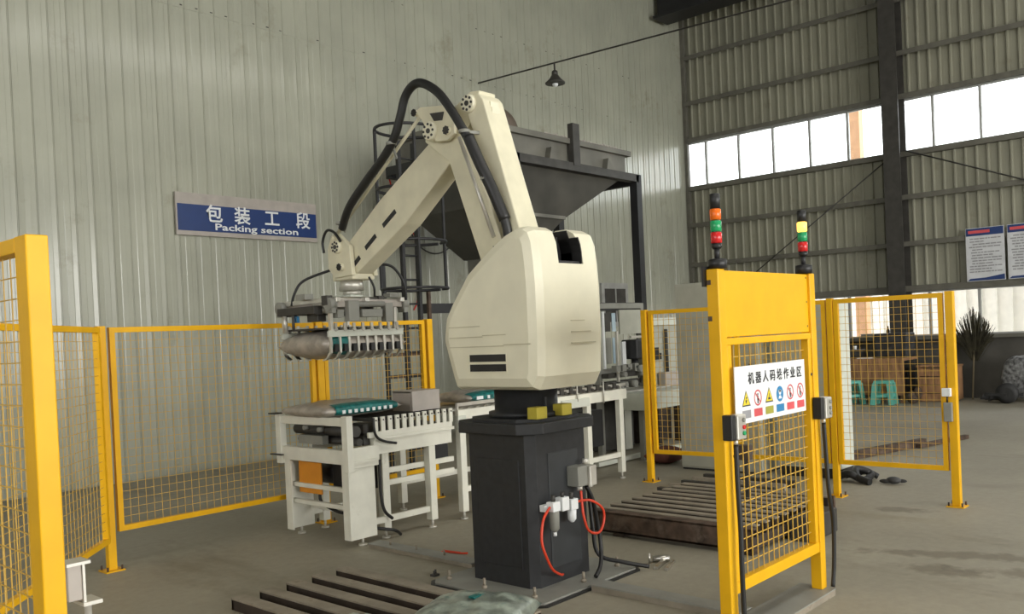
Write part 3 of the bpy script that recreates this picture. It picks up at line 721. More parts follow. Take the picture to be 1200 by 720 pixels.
# elbow plates and hub covers
ep = obj('elbow_plate', MB().prism([(4.64, 3.22), (4.60, 3.235), (4.33, 3.195), (4.26, 3.15), (4.27, 2.99), (4.34, 2.955), (4.45, 2.965), (4.52, 3.03)], 4.235, 4.26, 'X', .004), 'cream_arm', rb, 'triangular cream elbow plate')
obj('opening', MB().prism([(4.50, 3.17), (4.36, 3.155), (4.38, 3.10), (4.46, 3.11)], 4.230, 4.236, 'X'), 'darksteel', ep)
def hub(y, z, x0, parent, r=.065):
    h_ = obj('hub_cover', MB().lathe((x0, y, z), [(r*.9, -.03), (r, -.02), (r, .02)], 24, 'X'), 'cream', parent)
    mb = MB()
    for i in range(8):
        a = 2*PI*i/8; mb.cyl((x0-.036, y+math.cos(a)*r*.72, z+math.sin(a)*r*.72), (x0-.028, y+math.cos(a)*r*.72, z+math.sin(a)*r*.72), .009, n=8)
    mb.cyl((x0-.036, y, z), (x0-.028, y, z), .018, n=12)
    obj('bolt_heads', mb, 'darksteel', h_, kind='stuff')
hub(4.495, 3.045, 4.235, rb)
hub(4.175, 3.18, 4.30, rb, .06)
hub(4.33, 3.02, 4.245, rb, .03)
hub(4.655, 3.205, 4.255, rb, .025)
# tie rods
obj('tie_rod', MB().cyl((4.27, 4.63, 3.19), (4.27, 5.70, 2.44), .013, n=10).sphere((4.27, 4.63, 3.19), .026).sphere((4.27, 5.70, 2.44), .026), 'cream_arm', rb)
obj('tie_rod', MB().cyl((4.53, 4.60, 3.17), (4.53, 5.70, 2.44), .013, n=10), 'cream_arm', rb)
obj('brace_rod', MB().cyl((4.28, 3.99, 2.26), (4.28, 4.27, 2.97), .014, n=10), 'alu', rb)
# wrist
wr = obj('wrist', MB().prism([(5.50, 2.13), (5.72, 2.12), (5.80, 2.2), (5.80, 2.36), (5.74, 2.46), (5.66, 2.47), (5.52, 2.36)], 4.27, 4.31, 'X', .006)
         .prism([(5.50, 2.13), (5.72, 2.12), (5.80, 2.2), (5.80, 2.36), (5.74, 2.46), (5.66, 2.47), (5.52, 2.36)], 4.49, 4.53, 'X', .006)
         .box(4.29, 4.51, 5.52, 5.78, 2.10, 2.20, .01), 'cream_arm', rb)
hub(5.66, 2.36, 4.27, wr, .05)
hub(5.62, 2.20, 4.27, wr, .028)
obj('wrist_loop', MB().tube([(4.25, 5.82, 2.33), (4.25, 5.83, 2.42), (4.25, 5.77, 2.50), (4.25, 5.68, 2.48), (4.25, 5.60, 2.40)], .011), 'rubber', wr)
obj('flange', MB().cyl((4.40, 5.68, 2.02), (4.40, 5.68, 2.11), .10, .085, 24).cyl((4.40, 5.68, 1.985), (4.40, 5.68, 2.02), .07, n=20), 'alu', wr)
# thick hose pack
hp = obj('hose_pack', MB().tube([(4.22, 5.53, 2.49), (4.18, 5.38, 2.63), (4.18, 5.17, 2.79), (4.18, 4.96, 2.93), (4.18, 4.83, 3.05), (4.18, 4.75, 3.19), (4.18, 4.69, 3.315), (4.18, 4.60, 3.378), (4.18, 4.50, 3.37), (4.18, 4.36, 3.28), (4.18, 4.24, 3.14), (4.19, 4.12, 2.95), (4.20, 4.02, 2.75), (4.22, 3.94, 2.58), (4.27, 3.87, 2.34), (4.30, 3.87, 2.1)], .031, 14), 'rubber', rb, 'thick black cable hose')
for (p, q) in (((4.18, 4.86, 3.02), (4.26, 4.90, 2.93)), ((4.19, 4.13, 2.97), (4.30, 4.10, 2.97)), ((4.21, 3.97, 2.64), (4.30, 4.00, 2.64)), ((4.21, 5.53, 2.53), (4.3, 5.6, 2.48))):
    obj('hose_clamp', MB().lathe(p, [(.034, -.012), (.039, -.010), (.039, .010), (.034, .012)], 16, 'Z').bar(p, q, .012, .02), 'grey', hp)
obj('hose_sleeve', MB().tube([(4.195, 4.10, 2.93), (4.20, 4.02, 2.76), (4.22, 3.94, 2.58), (4.27, 3.875, 2.36)], .039, 14), 'rubber', hp)
# yellow stop blocks on the cap
for (xx, yy) in ((4.19, 3.60), (4.44, 3.60)):
    obj('stop_block', MB().box(xx-.055, xx+.045, yy-.04, yy+.04, 1.076, 1.15, .004), 'gland', rb, 'dull yellow stop block')

# ------------------------------------------------------------------ gripper
GX, GYc = 4.40, 5.84
gr = thing('bag_gripper', 'aluminium bag gripper with air cylinders and comb claws under the robot arm', 'gripper', (GX, GYc, 1.95))
zr = 1.955
obj('mount_plate', MB().box(GX-.16, GX+.22, GYc-.26, GYc+.1, zr-.005, zr+.012).box(GX-.06, GX+.06, GYc-.22, GYc+.0, zr+.012, zr+.03), 'cabinet_white', gr, 'white mounting plate')
for yy in (GYc-.33, GYc+.33):
    obj('rail', MB().box(GX-.36, GX+.40, yy-.022, yy+.022, zr-.075, zr-.03, .004).box(GX-.36, GX+.40, yy-.012, yy+.012, zr-.03, zr-.015), 'signgrey', gr)
for xx in (GX-.30, GX-.02, GX+.34):
    obj('cross_beam', MB().box(xx-.02, xx+.02, GYc-.38, GYc+.38, zr-.035, zr, .004), 'alu', gr)
for (yy, zc) in ((GYc-.16, zr-.09), (GYc+.17, zr-.09), (GYc-.30, zr-.02)):
    cy = obj('air_cylinder', MB().cyl((GX-.33, yy, zc), (GX+.14, yy, zc), .028, n=16), 'metal', gr)
    obj('cylinder_head', MB().box(GX-.375, GX-.32, yy-.036, yy+.036, zc-.036, zc+.036, .004).box(GX+.13, GX+.185, yy-.036, yy+.036, zc-.036, zc+.036, .004), 'darksteel', cy)
    obj('piston_rod', MB().cyl((GX+.18, yy, zc), (GX+.36, yy, zc), .01, n=10), 'metal', cy)
for (xx, yy) in ((GX-.34, GYc+.33), (GX-.34, GYc-.33), (GX+.38, GYc-.33), (GX+.38, GYc+.33)):
    obj('clamp_block', MB().cyl((xx-.03, yy, zr-.05), (xx+.03, yy, zr-.05), .05, n=20).box(xx-.02, xx+.02, yy-.04, yy+.04, zr-.12, zr-.05), 'grey', gr)
# hangers and comb plates on the two long sides
for sgn in (-1, 1):
    yy = GYc+sgn*.31
    for xx in (GX-.33, GX+.30):
        obj('hanger', MB().box(xx-.012, xx+.012, yy-.015, yy+.015, 1.70, zr-.05), 'alu', gr)
    cb_ = obj('comb_plate', MB().box(GX-.36, GX+.38, yy-.012, yy+.012, 1.655, 1.70, .003).box(GX-.36, GX+.38, yy-.018, yy-.008 if sgn < 0 else yy+.018, 1.695, 1.705), 'cabinet_white', gr)
    for i in range(9):
        xx = GX-.34+i*.087
        f = obj('claw', MB().prism([(yy-.008, 1.665), (yy+.008, 1.665), (yy+.008-sgn*0, 1.545), (yy-sgn*.05, 1.495), (yy-sgn*.10, 1.485), (yy-sgn*.10, 1.475), (yy-sgn*.055, 1.480), (yy-.010, 1.535)], xx-.010, xx+.010, 'X'), 'alu', cb_)
    mb = MB()
    for i in range(8):
        xx = GX-.30+i*.087; mb.cyl((xx, yy-.03, 1.71), (xx, yy+.03, 1.71), .014, n=8).box(xx-.012, xx+.012, yy-.024, yy-.012, 1.72, 1.76)
    obj('valve_fittings', mb, 'metal', cb_, kind='stuff')
    mb = MB()
    for i in range(8):
        xx = GX-.295+i*.087; mb.box(xx-.018, xx+.018, yy-.02, yy+.02, 1.54, 1.60)
    obj('rubber_pads', mb, 'rubber', cb_, kind='stuff')
obj('cylinder_bracket', MB().box(GX-.22, GX-.12, GYc-.40, GYc-.34, 1.77, 1.93, .004).box(GX-.10, GX+.10, GYc-.41, GYc-.35, 1.80, 1.86, .004).box(GX+.14, GX+.22, GYc-.40, GYc-.34, 1.76, 1.91, .004).cyl((GX-.12, GYc-.38, 1.90), (GX+.14, GYc-.38, 1.90), .022, n=14), 'grey', gr)
obj('cylinder_bracket', MB().box(GX-.40, GX-.36, GYc-.2, GYc+.3, 1.84, 1.90, .004).cyl((GX-.42, GYc+.05, 1.72), (GX-.42, GYc+.05, 1.84), .012, n=8).box(GX-.34, GX-.26, GYc-.16, GYc-.02, 1.78, 1.87, .004), 'darksteel', gr)
obj('support_rod', MB().cyl((GX-.38, GYc+.22, 1.70), (GX-.38, GYc+.22, 1.86), .018, n=10), 'alu', gr)
obj('pressure_plate', MB().box(GX-.34, GX+.34, GYc-.2, GYc+.25, 1.715, 1.73), 'darksteel', gr, 'dark plate pressing on the bag')
obj('air_hose', MB().tube([(4.33, 5.83, 2.2), (4.16, 5.98, 2.12), (4.10, 6.03, 2.02), (4.08, 6.05, 1.92)], .011), 'rubber', gr)
obj('air_hose', MB().tube([(4.48, 5.50, 2.22), (4.60, 5.42, 2.20), (4.68, 5.38, 2.08), (4.72, 5.40, 1.93)], .011), 'rubber', gr)
obj('air_hose', MB().tube([(4.45, 5.52, 2.12), (4.48, 5.50, 2.04), (4.50, 5.52, 1.97)], .009), 'rubber', gr)
obj('fitting_block', MB().box(4.02, 4.10, 5.78, 5.90, 1.955, 2.00).box(4.64, 4.74, 5.5, 5.58, 1.96, 1.99).box(4.10, 4.16, 5.48, 5.56, 1.80, 1.86), 'grey', gr)
obj('blue_fitting', MB().cyl((4.03, 5.95, 1.78), (4.03, 5.95, 1.83), .015, n=10).cyl((4.03, 5.90, 1.78), (4.03, 5.90, 1.83), .012, n=10), 'inkblue', gr)

# ------------------------------------------------------------------ filled bags
def pillow(cx, cy, cz, lx, ly, h, seed=1, sag=0, rot=0, nx=28, ny=22, pw=.36):
    r = random.Random(seed); ph = [r.uniform(0, 6) for _ in range(6)]
    b = bmesh.new(); g = {}
    ca, sa = math.cos(rot), math.sin(rot)
    for s in (1, -1):
        for i in range(nx+1):
            for j in range(ny+1):
                u, v = i/nx*2-1, j/ny*2-1
                e = (1-abs(u)**3)*(1-abs(v)**3); hh = h/2*max(0, e)**pw
                if s == -1 and (abs(u) > .9999 or abs(v) > .9999): g[(s, i, j)] = g[(1, i, j)]; continue
                pin = 1-.06*(abs(v)**2)*(1-abs(u)**4); pin2 = 1-.06*(abs(u)**2)*(1-abs(v)**4)
                x, y = u*lx/2*pin, v*ly/2*pin2
                wr_ = .006*math.sin(9*u+ph[0]+3*v)+.005*math.sin(14*v+ph[1]-5*u)+.004*math.sin(23*(u+v)+ph[2])
                z = s*hh+wr_*e*(1 if s > 0 else .4)+sag*(1-u*u)*-1*(1 if s < 0 else .6)
                g[(s, i, j)] = b.verts.new((cx+x*ca-y*sa, cy+x*sa+y*ca, cz+z))
    for s in (1, -1):
        for i in range(nx):
            for j in range(ny):
                q = [g[(s, i, j)], g[(s, i+1, j)], g[(s, i+1, j+1)], g[(s, i, j+1)]]
                f = b.faces.new(q if s > 0 else q[::-1]); f.smooth = True
    mb = MB(); mb._add(b); return mb
def bag_thing(name, label, cx, cy, cz, lx, ly, h, seed, group=None, sag=0, rot=0, material='silver', pw=.36):
    t = thing(name, label, 'bag', (cx, cy, cz-h/2), group)
    obj('film', pillow(cx, cy, cz, lx, ly, h, seed, sag, rot, pw=pw), material, t)
    return t
def print_patch(t, cx, cy, cz, lx, ly, h, x0, x1, v0, seg=12, side=-1, rot=0, pw=.36):
    """teal printed band wrapping over the near long side of a bag"""
    b = bmesh.new(); rows = []
    for k in range(9):
        row = []
        for i in range(seg+1):
            u = x0+(x1-x0)*i/seg
            tt = k/8*2-1                        # -1 low .. 1 high across the side
            v = 1-abs(tt)**2*(1-v0)
            e = max(0, (1-abs(u)**3)*(1-v**3)); hh = h/2*e**pw
            z = math.copysign(hh, tt)*1.03+.004
            y = side*v*ly/2*(1-.06*u*u*(1-v**4))*1.012
            x = u*lx/2
            row.append(b.verts.new((cx+x*math.cos(rot)-y*math.sin(rot), cy+x*math.sin(rot)+y*math.cos(rot), cz+z)))
        rows.append(row)
    for A, B in zip(rows, rows[1:]):
        for i in range(seg):
            f = b.faces.new((A[i], A[i+1], B[i+1], B[i])); f.smooth = True
    bmesh.ops.recalc_face_normals(b, faces=b.faces)
    mb = MB(); mb._add(b)
    return obj('printed_band', mb, 'teal', t, 'teal printed band')
t = bag_thing('filled_bag', 'grey filled bag held in the gripper claws', 4.42, 5.86, 1.60, .80, .66, .235, 3)
print_patch(t, 4.42, 5.86, 1.60, .80, .66, .235, -.85, -.45, .80)
t = bag_thing('filled_bag', 'silver and teal filled bag waiting on the near end of the conveyor', 4.50, 6.02, 1.065, .80, .62, .125, 8)
print_patch(t, 4.50, 6.02, 1.065, .80, .62, .125, -.72, .86, .72)
mb = MB()
for i in range(9): mb.box(4.27+i*.06, 4.298+i*.06, 5.700, 5.708, 1.045, 1.072)
obj('printed_letters', mb, 'signwhite', t, 'row of white printed letters')
t = bag_thing('filled_bag', 'teal printed bag further along the roller conveyor behind the pedestal', 5.98, 5.93, 1.05, .66, .54, .11, 13)
print_patch(t, 5.98, 5.93, 1.05, .66, .54, .11, -.9, .9, .65)
obj('printed_letters', MB().box(5.74, 5.82, 5.650, 5.658, 1.035, 1.065).box(5.88, 5.91, 5.650, 5.658, 1.035, 1.065).box(5.97, 6.05, 5.650, 5.658, 1.035, 1.065), 'signwhite', t)

# ------------------------------------------------------------------ pick-up conveyor
cv = thing('pickup_conveyor', 'white painted pick-up conveyor with upright comb fingers', 'conveyor', (4.75, 6.03, 0))
YN, YF = 5.60, 6.48; XN, XE = 4.20, 5.32
def cleg(mbx, name='leg'): return obj(name, mbx, 'white', cv)
def foot(x, y, p=None):
    obj('levelling_foot', MB().cyl((x, y, 0), (x, y, .015), .035, n=14).cyl((x, y, .015), (x, y, .07), .011, n=8), 'alu', p or cv)
# front sheet legs
cleg(MB().box(4.20, 4.46, 5.575, 5.60, .06, .67, .003).box(4.20, 4.215, 5.60, 5.66, .06, .67))
cleg(MB().box(4.20, 4.46, 6.42, 6.445, .06, .67, .003).box(4.20, 4.215, 6.36, 6.42, .06, .67))
foot(4.33, 5.60); foot(4.33, 6.43)
# end frame (x = 4.2)
obj('end_frame', MB().box(4.17, 4.23, 5.53, 5.60, .60, 1.035, .003).box(4.17, 4.23, 6.44, 6.51, .62, 1.035, .003), 'white', cv)
obj('end_frame', MB().box(4.18, 4.23, 5.60, 6.44, .955, 1.02, .003), 'white', cv)
obj('end_frame', MB().box(4.18, 4.24, 5.60, 6.44, .655, .765, .003), 'white', cv)
obj('roller_assembly', MB().cyl((4.33, 5.62, .90), (4.33, 6.42, .90), .045).cyl((4.36, 5.62, .81), (4.36, 6.42, .81), .03).box(4.40, 4.46, 5.62, 6.42, .78, .95), 'darksteel', cv)
obj('roller_bearings', MB().box(4.24, 4.30, 5.95, 6.28, .79, .86).cyl((4.24, 6.0, .91), (4.29, 6.0, .91), .02).cyl((4.24, 6.2, .92), (4.29, 6.2, .92), .02), 'grey', cv)
# side beams
for yy, s_ in ((5.60, -1), (6.44, 1)):
    obj('side_beam', MB().box(4.46, XE, yy-.03, yy+.01, .70, .82, .003).box(4.46, XE+.02, yy-.05, yy+.02, .815, .84, .003), 'white', cv)
obj('side_beam_stub', MB().box(4.23, 4.50, 5.555, 5.60, .62, .78, .003).box(4.22, 4.47, 5.54, 5.60, .66, .68), 'white', cv)
obj('comb_rail', MB().box(4.40, XE, 5.555, 5.575, .84, .885, .003), 'white', cv)
for i in range(12):
    xx = 4.48+i*.0755
    fgr = obj('comb_finger', MB().box(xx-.021, xx+.021, 5.555, 5.573, .88, 1.0, .003), 'white', cv)
    obj('bolt_head', MB().cyl((xx, 5.555, .975), (xx, 5.548, .975), .006, n=8), 'darksteel', fgr)
    obj('carry_bar', MB().box(xx-.014, xx+.014, 5.58, 6.44, .965, .99), 'darksteel', cv)
obj('bed_plate', MB().box(4.40, XE, 5.58, 6.44, .86, .88), 'darksteel', cv)
for (xx, yy) in ((5.08, 5.60), (4.58, 6.44), (5.08, 6.44), (4.60, 5.64)):
    cleg(MB().box(xx-.035, xx+.035, yy-.035, yy+.035, .07, .70, .003)); foot(xx, yy)
for z in (.545, .445): obj('stretcher', MB().box(4.60, 5.40, 5.635, 5.665, z-.022, z+.022, .003), 'white', cv)
obj('stretcher', MB().box(4.46, 5.06, 5.585, 5.62, .14, .19, .003), 'white', cv)
obj('stretcher', MB().box(4.46, 5.06, 6.42, 6.455, .14, .19, .003), 'white', cv)
for (z, xx) in ((.44, 4.24), (.30, 4.24), (.22, 4.42)): obj('stretcher', MB().box(xx, xx+.04, 5.60, 6.42, z-.018, z+.018, .003), 'white', cv)
obj('chain_guard', MB().box(4.26, 4.275, 6.02, 6.33, .375, .665, .003), 'orange', cv, 'orange painted chain guard')
obj('drive_motor', MB().box(4.36, 4.62, 5.72, 6.0, .40, .64, .01).cyl((4.5, 6.0, .52), (4.5, 6.3, .52), .1), 'black', cv, 'black drive motor')
obj('drive_motor', MB().box(5.12, 5.36, 5.66, 5.72, .52, .76, .01), 'black', cv)
obj('cable', MB().tube([(4.44, 5.535, 1.0), (4.44, 5.53, .90), (4.47, 5.53, .84), (4.55, 5.53, .80), (4.66, 5.53, .775)], .011), 'rubber', cv)
obj('cable', MB().tube([(4.50, 5.56, .66), (4.50, 5.56, .4), (4.52, 5.55, .25), (4.60, 5.55, .17)], .013), 'rubber', cv)
obj('cable', MB().tube([(4.30, 6.1, .38), (4.30, 6.08, .30), (4.32, 5.9, .24), (4.35, 5.75, .22), (4.45, 5.62, .12), (4.62, 5.56, .07), (4.72, 5.60, .012)], .013), 'rubber', cv)
obj('flat_bar', MB().box(4.12, 4.20, 6.44, 6.53, 1.035, 1.045).box(4.14, 4.17, 6.40, 6.56, .69, .70), 'darksteel', cv)
t = thing('chute_cover', 'plain grey sheet metal cover standing on the conveyor end', 'cover', (5.18, 5.85, .992))
obj('front_sheet', MB().box(5.02, 5.34, 5.72, 5.74, .992, 1.165, .003), 'signgrey', t)
obj('side_sheet', MB().box(5.02, 5.035, 5.74, 5.98, .992, 1.16).box(5.325, 5.34, 5.74, 5.98, .992, 1.16).box(5.02, 5.34, 5.74, 5.98, 1.15, 1.165), 'signgrey', t)

# ------------------------------------------------------------------ roller conveyor behind the pedestal
rc = thing('roller_conveyor', 'white roller conveyor running on behind the robot pedestal', 'conveyor', (6.6, 5.95, 0))
for yy in (5.60, 6.42):
    obj('side_beam', MB().box(5.42, 8.0, yy-.02, yy+.02, .86, .97, .003), 'white', rc)
    obj('guide_rail', MB().box(5.42, 8.0, yy-.012, yy+.012, 1.0, 1.03).box(5.42, 5.44, yy-.01, yy+.01, .97, 1.0).box(7.9, 7.92, yy-.01, yy+.01, .97, 1.0), 'alu', rc)
    for xx in (5.46, 7.30, 7.88):
        obj('leg', MB().box(xx-.035, xx+.035, yy-.03, yy+.03, .07, .86, .003), 'white', rc)
        obj('levelling_foot', MB().cyl((xx, yy, 0), (xx, yy, .015), .035, n=12).cyl((xx, yy, .015), (xx, yy, .07), .011, n=8), 'alu', rc)
    obj('stretcher', MB().box(5.46, 7.9, yy-.02, yy+.02, .24, .29), 'white', rc)
for i in range(24):
    xx = 5.50+i*.105
    if 5.9 < xx < 8.1 or xx <= 5.9: obj('roller', MB().cyl((xx, 5.62, .955), (xx, 6.40, .955), .03, n=12), 'metal', rc)
obj('support_plate', MB().box(5.40, 5.50, 5.56, 5.60, .80, .92, .004).box(6.85, 7.30, 5.555, 5.58, .84, .93, .004), 'cabinet_white', rc)
mb = MB()
for i in range(9): mb.box(6.55+i*.15, 6.60+i*.15, 5.57, 5.62, .985, 1.05).cyl((6.62+i*.15, 5.56, 1.0), (6.62+i*.15, 5.62, 1.0), .018, n=8)
obj('sprockets', mb, 'darksteel', rc, kind='stuff')
obj('sensor_pin', MB().cyl((7.10, 5.56, .9), (7.10, 5.56, 1.08), .008, n=6).cyl((7.55, 5.56, .85), (7.55, 5.56, 1.08), .008, n=6), 'alu', rc)
obj('drive_motor', MB().box(6.2, 6.5, 5.8, 6.1, .45, .70, .01).cyl((6.35, 5.65, .58), (6.35, 5.8, .58), .10), 'black', rc)
obj('drive_motor', MB().box(7.5, 7.85, 5.8, 6.2, .35, .75, .01), 'black', rc)

# ------------------------------------------------------------------ bagging machine in the background
bm_ = thing('bagging_machine', 'grey and white bagging machine with tinted windows behind the robot', 'machine', (10.0, 7.3, 0))
mb = MB()
for (xx, yy) in ((9.15, 6.8), (10.15, 6.8), (9.15, 7.7), (10.15, 7.7)): mb.box(xx-.035, xx+.035, yy-.035, yy+.035, 0, 1.95)
obj('frame', mb, 'grey', bm_)
obj('frame_beam', MB().box(9.12, 10.18, 6.76, 6.84, 1.90, 1.97).box(9.12, 10.18, 7.66, 7.74, 1.90, 1.97).box(9.12, 9.18, 6.8, 7.7, 1.90, 1.97).box(9.12, 10.18, 6.76, 6.80, 1.05, 1.12), 'grey', bm_)
obj('upper_window', MB().box(9.44, 9.52, 6.765, 6.775, 1.60, 1.84), 'bluewin', bm_)
obj('dark_window', MB().box(9.22, 9.40, 6.765, 6.775, 1.60, 1.84), 'darksteel', bm_)
obj('lattice', MB().box(9.62, 10.1, 6.60, 6.63, 1.50, 1.53), 'alu', bm_)
obj('lattice', MB().box(9.30, 9.33, 6.60, 6.63, .95, 1.60), 'alu', bm_)
obj('lower_window', MB().box(9.44, 9.52, 6.765, 6.775, 1.18, 1.52), 'bluewin', bm_)
obj('dark_window', MB().box(9.22, 9.40, 6.765, 6.775, 1.18, 1.52), 'grey', bm_)
obj('white_panel', MB().box(9.62, 10.12, 6.77, 6.79, 1.56, 1.88), 'cabinet', bm_)
obj('white_post', MB().box(9.60, 9.68, 6.73, 6.76, 1.12, 1.46).box(9.20, 9.24, 6.74, 6.76, 1.12, 1.86), 'signwhite', bm_)
obj('sewing_head', MB().box(9.74, 9.98, 6.6, 6.85, 1.22, 1.48, .02).cyl((9.86, 6.72, 1.12), (9.86, 6.72, 1.22), .05), 'black', bm_, 'black bag sewing head')
obj('clamp_beam', MB().box(9.15, 10.15, 6.65, 6.75, 1.0, 1.06).box(9.15, 10.15, 6.68, 6.76, .90, .96), 'darksteel', bm_)
mb = MB(); rr = random.Random(4)
for i in range(14):
    xx = 9.2+rr.random()*.9; zz_ = .88+rr.random()*.3; mb.cyl((xx, 6.55, zz_), (xx, 6.66, zz_), .03+rr.random()*.02, n=10)
for i in range(8):
    xx = 9.2+rr.random()*.85; mb.box(xx, xx+.09, 6.58, 6.66, 1.02+rr.random()*.1, 1.12+rr.random()*.14)
obj('fittings', mb, 'grey', bm_, kind='stuff')
obj('table_top', MB().box(9.1, 10.2, 6.4, 7.6, .78, .84, .004), 'alu', bm_)
obj('under_cabinet', MB().box(9.4, 10.1, 6.95, 7.5, .02, .76), 'darksteel', bm_)
obj('inner_column', MB().box(9.68, 9.84, 6.80, 6.90, .02, .76), 'cabinet', bm_)
oc = thing('infeed_box', 'long white infeed box of a machine beyond the fence post', 'machine', (9.6, 6.2, 0))
obj('box_beam', MB().box(9.0, 10.35, 6.0, 6.35, .62, .83, .006), 'cabinet_white', oc)
for xx in (9.1, 10.25): obj('leg', MB().box(xx-.03, xx+.03, 6.10, 6.16, 0, .62), 'grey', oc)
obj('foot_rail', MB().box(8.3, 10.3, 6.22, 6.28, .02, .07), 'cabinet_white', oc)
ps = thing('feed_station', 'pale feed station panel with dark controls seen through the fence', 'machine', (10.6, 6.85, 0))
obj('panel', MB().box(10.32, 11.05, 6.8, 6.9, .58, 1.72, .004), 'cabinet', ps)
obj('panel_step', MB().box(10.30, 11.15, 6.74, 6.82, 1.66, 1.76), 'cabinet_white', ps)
obj('controls', MB().box(10.42, 10.52, 6.76, 6.80, 1.18, 1.35).box(10.53, 10.60, 6.77, 6.80, 1.18, 1.27), 'black', ps)
obj('pipe', MB().cyl((10.70, 6.75, .95), (10.70, 6.75, 1.6), .025), 'darksteel', ps)
obj('motor_box', MB().box(10.50, 10.85, 6.66, 6.78, .80, 1.0, .01), 'signgrey', ps)
obj('base_rack', MB().box(10.35, 10.42, 6.7, 6.8, 0, .58).box(10.90, 10.98, 6.7, 6.8, 0, .58).box(10.35, 10.98, 6.9, 7.4, .02, .55), 'barside', ps)
tag(obj('rag_heap', pillow(9.05, 5.78, .095, .45, .35, .19, 21, pw=.5), mat('dusty_red_cloth', (.16, .055, .04), .9, vary=.2)), 'dusty red cloth heap on the floor behind the fence post', 'cloth')

# ------------------------------------------------------------------ control cabinets
def cab(x0, x1, y0, y1, z1, label, side, pz=.10):
    t = thing('control_cabinet', label, 'cabinet', ((x0+x1)/2, (y0+y1)/2, 0), 'control cabinets behind the right fence')
    obj('plinth', MB().box(x0+.005, x1-.01, y0+.01, y1-.01, 0, pz), 'black', t, 'black plinth')
    obj('body', MB().box(x0, x1, y0, y1, pz, z1, .004), side, t)
    d = obj('door', MB().box(x0-.02, x0, y0+.015, y1-.015, pz+.02, z1-.02, .004), 'cabinet', t)
    obj('handle', MB().box(x0-.035, x0-.02, y0+.06, y0+.085, z1*.5, z1*.5+.14), 'darksteel', d)
    return t
cab(8.72, 9.25, 4.38, 5.36, 2.10, 'tall pale grey control cabinet left of the warning gate', 'cabinet', .02)
cab(8.80, 9.13, 3.55, 4.22, 1.80, 'lower control cabinet with white side, just right of the warning gate', 'cabinet_white')
tag(obj('cable_heap', MB().tube([(8.77, 3.55, .05), (8.65, 3.42, .09), (8.7, 3.3, .03), (8.85, 3.28, .07), (8.8, 3.4, .12), (8.66, 3.34, .06), (8.6, 3.2, .03)], .035).tube([(8.75, 3.5, .05), (8.9, 3.35, .08), (8.95, 3.25, .03)], .03), 'rubber'), 'heap of black cable lying at the foot of the white sided cabinet', 'cable')
tag(obj('glove', MB().sphere((8.75, 3.03, .04), .07, (.8, 1, .5)).sphere((8.72, 3.1, .03), .035, (.7, 1.6, .6)).sphere((8.8, 2.97, .03), .03, (.7, 1.6, .6)), 'scrap'), 'small crumpled black glove on the floor beyond the fence', 'glove')

# ------------------------------------------------------------------ hopper on its steel frame
hp_ = thing('steel_hopper', 'large dark steel hopper with funnel bottom behind the robot', 'hopper', (9.7, 9.2, 2.6))
hx0, hx1, hy0, hy1 = 8.45, 12.0, 8.2, 9.65
obj('bin', MB().box(hx0, hx1, hy0, hy1, 4.10, 4.46), 'hopper', hp_)
obj('rim', MB().box(hx0-.08, hx1+.08, hy0-.07, hy0+.05, 4.43, 4.51).box(hx0-.08, hx1+.08, hy1-.05, hy1+.07, 4.43, 4.51).box(hx0-.08, hx0+.04, hy0, hy1, 4.43, 4.51).box(hx1-.04, hx1+.08, hy0, hy1, 4.43, 4.51), 'hopper', hp_)
b = bmesh.new()
T = [b.verts.new(p) for p in ((hx0, hy0, 4.10), (hx1-.05, hy0, 4.10), (hx1-.05, hy1, 4.10), (hx0, hy1, 4.10))]
Mq = [b.verts.new(p) for p in ((hx0+.05, 8.4, 3.35), (10.6, 8.4, 3.35), (10.6, 9.5, 3.35), (hx0+.05, 9.5, 3.35))]
Bq = [b.verts.new(p) for p in ((9.3, 8.6, 2.75), (9.9, 8.6, 2.75), (9.9, 9.3, 2.75), (9.3, 9.3, 2.75))]
for i in range(4):
    b.faces.new((T[i], T[(i+1) % 4], Mq[(i+1) % 4], Mq[i])); b.faces.new((Mq[i], Mq[(i+1) % 4], Bq[(i+1) % 4], Bq[i]))
b.faces.new(T[::-1]); b.faces.new(Bq); bmesh.ops.recalc_face_normals(b, faces=b.faces)
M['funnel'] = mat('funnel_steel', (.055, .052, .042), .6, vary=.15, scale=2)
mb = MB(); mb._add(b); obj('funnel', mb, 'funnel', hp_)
obj('outlet', MB().box(9.33, 9.87, 8.65, 9.25, 2.45, 2.76), 'hopper', hp_)
obj('stiffener', MB().bar((8.7, 8.385, 3.36), (10.6, 8.385, 3.36), .03, .05), 'hopper', hp_)
obj('flange_beam', MB().box(hx0-.15, 12.20, hy0-.12, hy0+.02, 4.02, 4.14), 'darksteel', hp_)
obj('upright', MB().box(10.48, 10.64, hy0-.13, hy0-.03, 4.10, 4.73), 'darksteel', hp_)
for xx in (8.9, 10.0, 11.4):
    obj('gusset', MB().prism([(xx-.05, 4.14), (xx+.18, 4.14), (xx, 4.32)], hy0-.1, hy0-.0, 'Y'), 'hopper', hp_)
mb = MB(); rr = random.Random(9)
for i in range(26):
    xx = 10.0+i*.075; mb.sphere((xx, hy0+.0, 4.52+rr.random()*.02), .03, (1.6, 1, .7), 8, 6)
obj('spilled_material', mb, 'signgrey', hp_, kind='stuff')
obj('inlet_pipe', MB().tube([(9.98, 8.9, 4.40), (9.96, 8.9, 4.66), (9.88, 8.95, 4.84), (9.66, 9.1, 4.98)], .17, 18), mat('brown_pipe', (.13, .10, .075), .6), hp_)
hf = thing('hopper_frame', 'dark steel support frame carrying the hopper', 'frame', (9.7, 9.2, 0))
